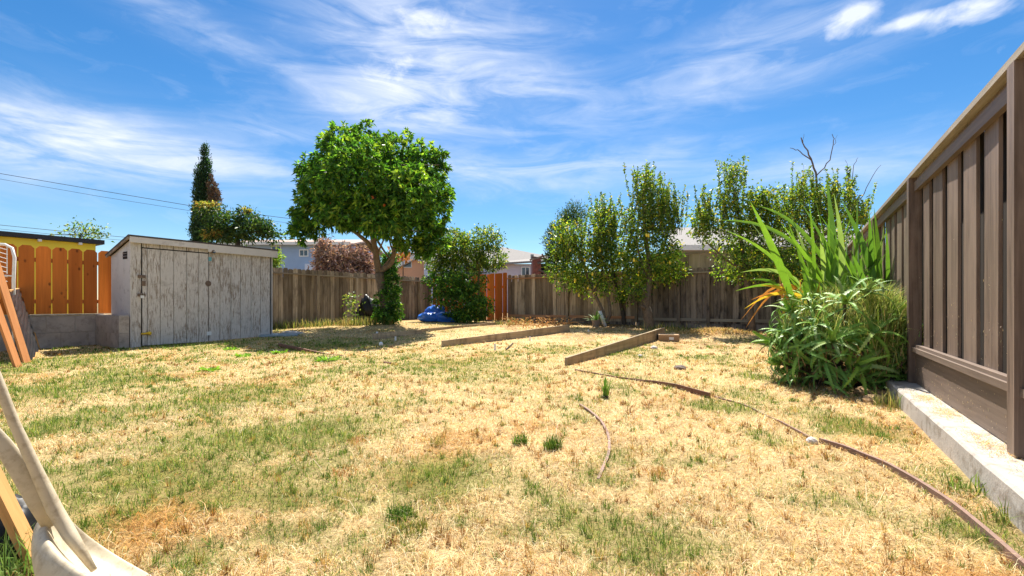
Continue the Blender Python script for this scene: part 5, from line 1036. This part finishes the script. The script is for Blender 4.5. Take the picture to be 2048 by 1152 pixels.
ph = np.where(RS.uniform(0, 1, n) < .75, RS.uniform(-1.9, 1.5, n), ph); zz = np.where(np.abs(ph) > 2, zz*.5+.45, zz)
o = ob('thin_grass', blades('thin_grass', rr_*np.cos(ph)+.12, rr_*np.sin(ph), zz-.1, RS.uniform(.10, .32, n), np.full(n, .0030), np.clip(RS.normal(.65, .22, n), .05, .97), palette(n, [(.32, .42, .10), (.50, .52, .20), (.17, .28, .05), (.58, .48, .22)], [3, 2, 1.6, 1]), M['grass']), al); o['kind'] = 'stuff'
n = 900; ph = RS.uniform(0, 2*math.pi, n); rr_ = RS.uniform(.2, .7, n)
o = ob('dry_litter', blades('dry_litter', rr_*np.cos(ph), rr_*np.sin(ph), RS.uniform(0, .4, n), RS.uniform(.08, .3, n), np.full(n, .004), np.clip(RS.normal(.8, .2, n), .05, .99), palette(n, [(.22, .14, .07), (.32, .22, .12), (.12, .08, .05)], [1, 1, 1]), M['leafdry']), al); o['kind'] = 'stuff'
p = W(5.1, .70); tuft('grass_tuft', 'grass growing at the curb beside the aloe clump', Vector((p.x, p.y, 0)), 130, .22, .14, [(.18, .26, .06), (.32, .34, .1), (.5, .42, .2)], 'tufts along the curb')
p = W(3.0, .70); tuft('grass_tuft', 'thin tuft growing at the curb under the near fence bay', Vector((p.x, p.y, 0)), 60, .12, .10, [(.18, .26, .06), (.32, .34, .1)], 'tufts along the curb')
p = W(2.65, .70); tuft('grass_tuft', 'sparse tuft growing at the curb nearest the camera', Vector((p.x, p.y, 0)), 40, .12, .06, [(.18, .26, .06), (.32, .34, .1)], 'tufts along the curb')

# ------------------------------------------------------------------ things leaning at the near side
def beam(name, label, a_, b_, wx, wy, mt, cat, roll=0.0, group=None):
    d = b_-a_; L_ = d.length; o = MB().box(-wx/2, wx/2, -wy/2, wy/2, 0, L_).build(name, mt, None, a_)
    o.rotation_euler = (d.to_track_quat('Z', 'Y').to_matrix() @ Matrix.Rotation(roll, 3, 'Z')).to_euler(); return tag(o, label, cat, group)
a_ = gp(36, 734); b_ = at(-55, 480, a_.y+.05); beam('lumber_board', 'reddish lumber board leaning at the lawn edge, the lower and nearer of the pair', a_-Vector((0, 0, .01)), b_, .085, .038, M['lumber'], 'board', .1, 'reddish boards leaning together')
a2 = gp(54, 726); b2 = at(-38, 430, a2.y+.3); beam('lumber_board', 'reddish lumber board leaning at the lawn edge, against the black plastic panel', a2-Vector((0, 0, .01)), b2, .085, .038, M['lumber'], 'board', .1, 'reddish boards leaning together')
# framed black plastic panel
q0 = gp(62, 724); q1 = gp(78, 699); top0 = at(18, 582, q0.y+.15); top1 = at(40, 577, q1.y+.1)
pn = thing('leaning_screen', 'leaning wooden frame covered in wrinkled shiny black plastic', 'panel', q0)
mb = MB(); NN = 24; MM = 60; nrm_ = (q1-q0).cross(top0-q0).normalized()
for i in range(MM+1):
    for j in range(NN+1):
        s_, r_ = j/NN, i/MM; p = q0.lerp(q1, s_).lerp(top0.lerp(top1, s_), r_)-q0
        wv = (.026*math.sin(46*(r_-.45*s_)+5*float(vnoise(s_*3, r_*6, 3)))+.018*(float(vnoise(s_*4, r_*16+s_*6, 8))-.5))*math.sin(math.pi*s_)**.5
        mb.v.append(tuple(p+nrm_*wv))
for i in range(MM):
    for j in range(NN): k = i*(NN+1)+j; mb.f.append((k, k+1, k+NN+2, k+NN+1))
mb.build('plastic_sheet', plain('black_film', (.02, .021, .024), .3, 6, .3, spec=.45), pn, smooth=True)
mb = MB(); mb.tube([q1-q0, top1-q0], .022, 4); mb.build('frame_bar', M['stake'], pn); MB().tube([top0-q0, top1-q0], .02, 4).build('frame_bar', M['stake'], pn); MB().tube([q0-q0, q1-q0], .02, 4).build('frame_bar', M['stake'], pn)
# white wire rack
Yr = 7.6; c0 = at(0, 550, Yr); rk = thing('wire_rack', 'white tubular rack with wire mesh standing behind the leaning boards', 'rack', Vector((c0.x, Yr, hg(c0.x, Yr))))
R3 = lambda px, py, dy=0.: at(px, py, Yr+dy)-rk.location
MB().tube([R3(28, 700), R3(27, 560), R3(29, 515), R3(24, 496), R3(10, 489), R3(-60, 484), R3(-130, 482), R3(-132, 700)], .022, 8).build('tube_frame', M['white'], rk, smooth=True)
mb = MB()
for k in range(7): mb.tube([R3(-8*k*2.2+14, 494), R3(-8*k*2.2+14, 548)], .006, 4)
for k in range(8): mb.tube([R3(-70, 482+k*9-6), R3(15, 500+k*9)], .006, 4)
mb.tube([R3(-90, 545), R3(26, 552)], .012, 5); mb.build('wire_mesh', M['white'], rk)
# cream plastic scoop
sc_ = at(150, 1110, 1.42); sc_.z = 0; scp = thing('plastic_scoop', 'cream plastic garden scoop with a long tubular handle, cut off at the frame edge', 'scoop', sc_)
R3 = lambda px, py, Y: at(px, py, Y)-sc_
P = [R3(-160, 480, 1.30), R3(-60, 640, 1.32), R3(-8, 752, 1.34), R3(28, 845, 1.36), R3(72, 940, 1.38), R3(110, 1020, 1.40), R3(140, 1070, 1.40), R3(188, 1140, 1.37)]
MB().tube(P, [.012, .012, .012, .0125, .015, .019, .018, .008], 14).build('handle', M['cream'], scp, smooth=True)
P = [R3(-120, 770, 1.34), R3(-40, 838, 1.35), R3(5, 888, 1.36), R3(45, 945, 1.375), R3(80, 1000, 1.395), R3(108, 1050, 1.41)]
MB().tube(P, [.017, .018, .02, .025, .029, .025], 14, flat=.28).build('arm', M['cream'], scp, smooth=True)
# bowl: rim curve back-left -> neck -> right wing, floor curve below
rimL = [(108, 1018, 1.43), (92, 1048, 1.405), (95, 1078, 1.355), (118, 1108, 1.315), (165, 1140, 1.265), (230, 1178, 1.215)]
rimR = [(118, 1012, 1.45), (150, 1050, 1.48), (190, 1082, 1.50), (245, 1118, 1.50), (290, 1142, 1.48), (312, 1154, 1.46)]
low = [(70, 1050, 1.42), (62, 1090, 1.38), (66, 1140, 1.33), (80, 1190, 1.30), (120, 1230, 1.26), (200, 1260, 1.21)]
mb = MB(); n_ = len(rimL); mS = 10; cols_ = 3+mS
for i in range(n_):
    a_ = R3(*rimL[i]); b_ = R3(*rimR[i]); c_ = R3(*low[i])
    for s_ in (0, .4, .8): p = c_.lerp(a_, s_); p.y -= .015*math.sin(math.pi*s_); p.z = max(p.z, .004); mb.v.append(tuple(p))
    for j in range(mS):
        s_ = j/(mS-1); p = a_.lerp(b_, s_); dpt = .06*math.sin(math.pi*s_)**.8*(.5+.5*min(1, i/2)); p.z = max(p.z-dpt, .010); mb.v.append(tuple(p))
for i in range(n_-1):
    for j in range(cols_-1): k = i*cols_+j; mb.f.append((k, k+1, k+cols_+1, k+cols_))
bo = mb.build('bowl', M['cream'], scp, smooth=True)
so_ = bo.modifiers.new('thick', 'SOLIDIFY'); so_.thickness = .006; so_.offset = 0; ss = bo.modifiers.new('smooth', 'SUBSURF'); ss.levels = 2; ss.render_levels = 2
a_ = at(72, 1128, 1.52); a_.z = max(a_.z, 0.02); beam('wooden_stake', 'orange brown wooden stake leaning behind the cream scoop', a_, at(-75, 830, 1.60), .042, .03, M['stake'], 'stake', .3)
p = at(18, 1150, 1.62); p.z = 0; bg_ = lumpy('plastic_sack', M['black'], None, p+Vector((-.05, .0, .05)), (.13, .12, .14), 71, .35); tag(bg_, 'black plastic sack slumped on the grass behind the wooden stake', 'sack')
p = at(30, 1150, 1.5); p.z = 0; tuft('grass_tuft', 'bright green grass growing over the black sack by the scoop', p, 220, .2, .13, [(.13, .24, .05), (.22, .34, .09)], None, .55, .0025)
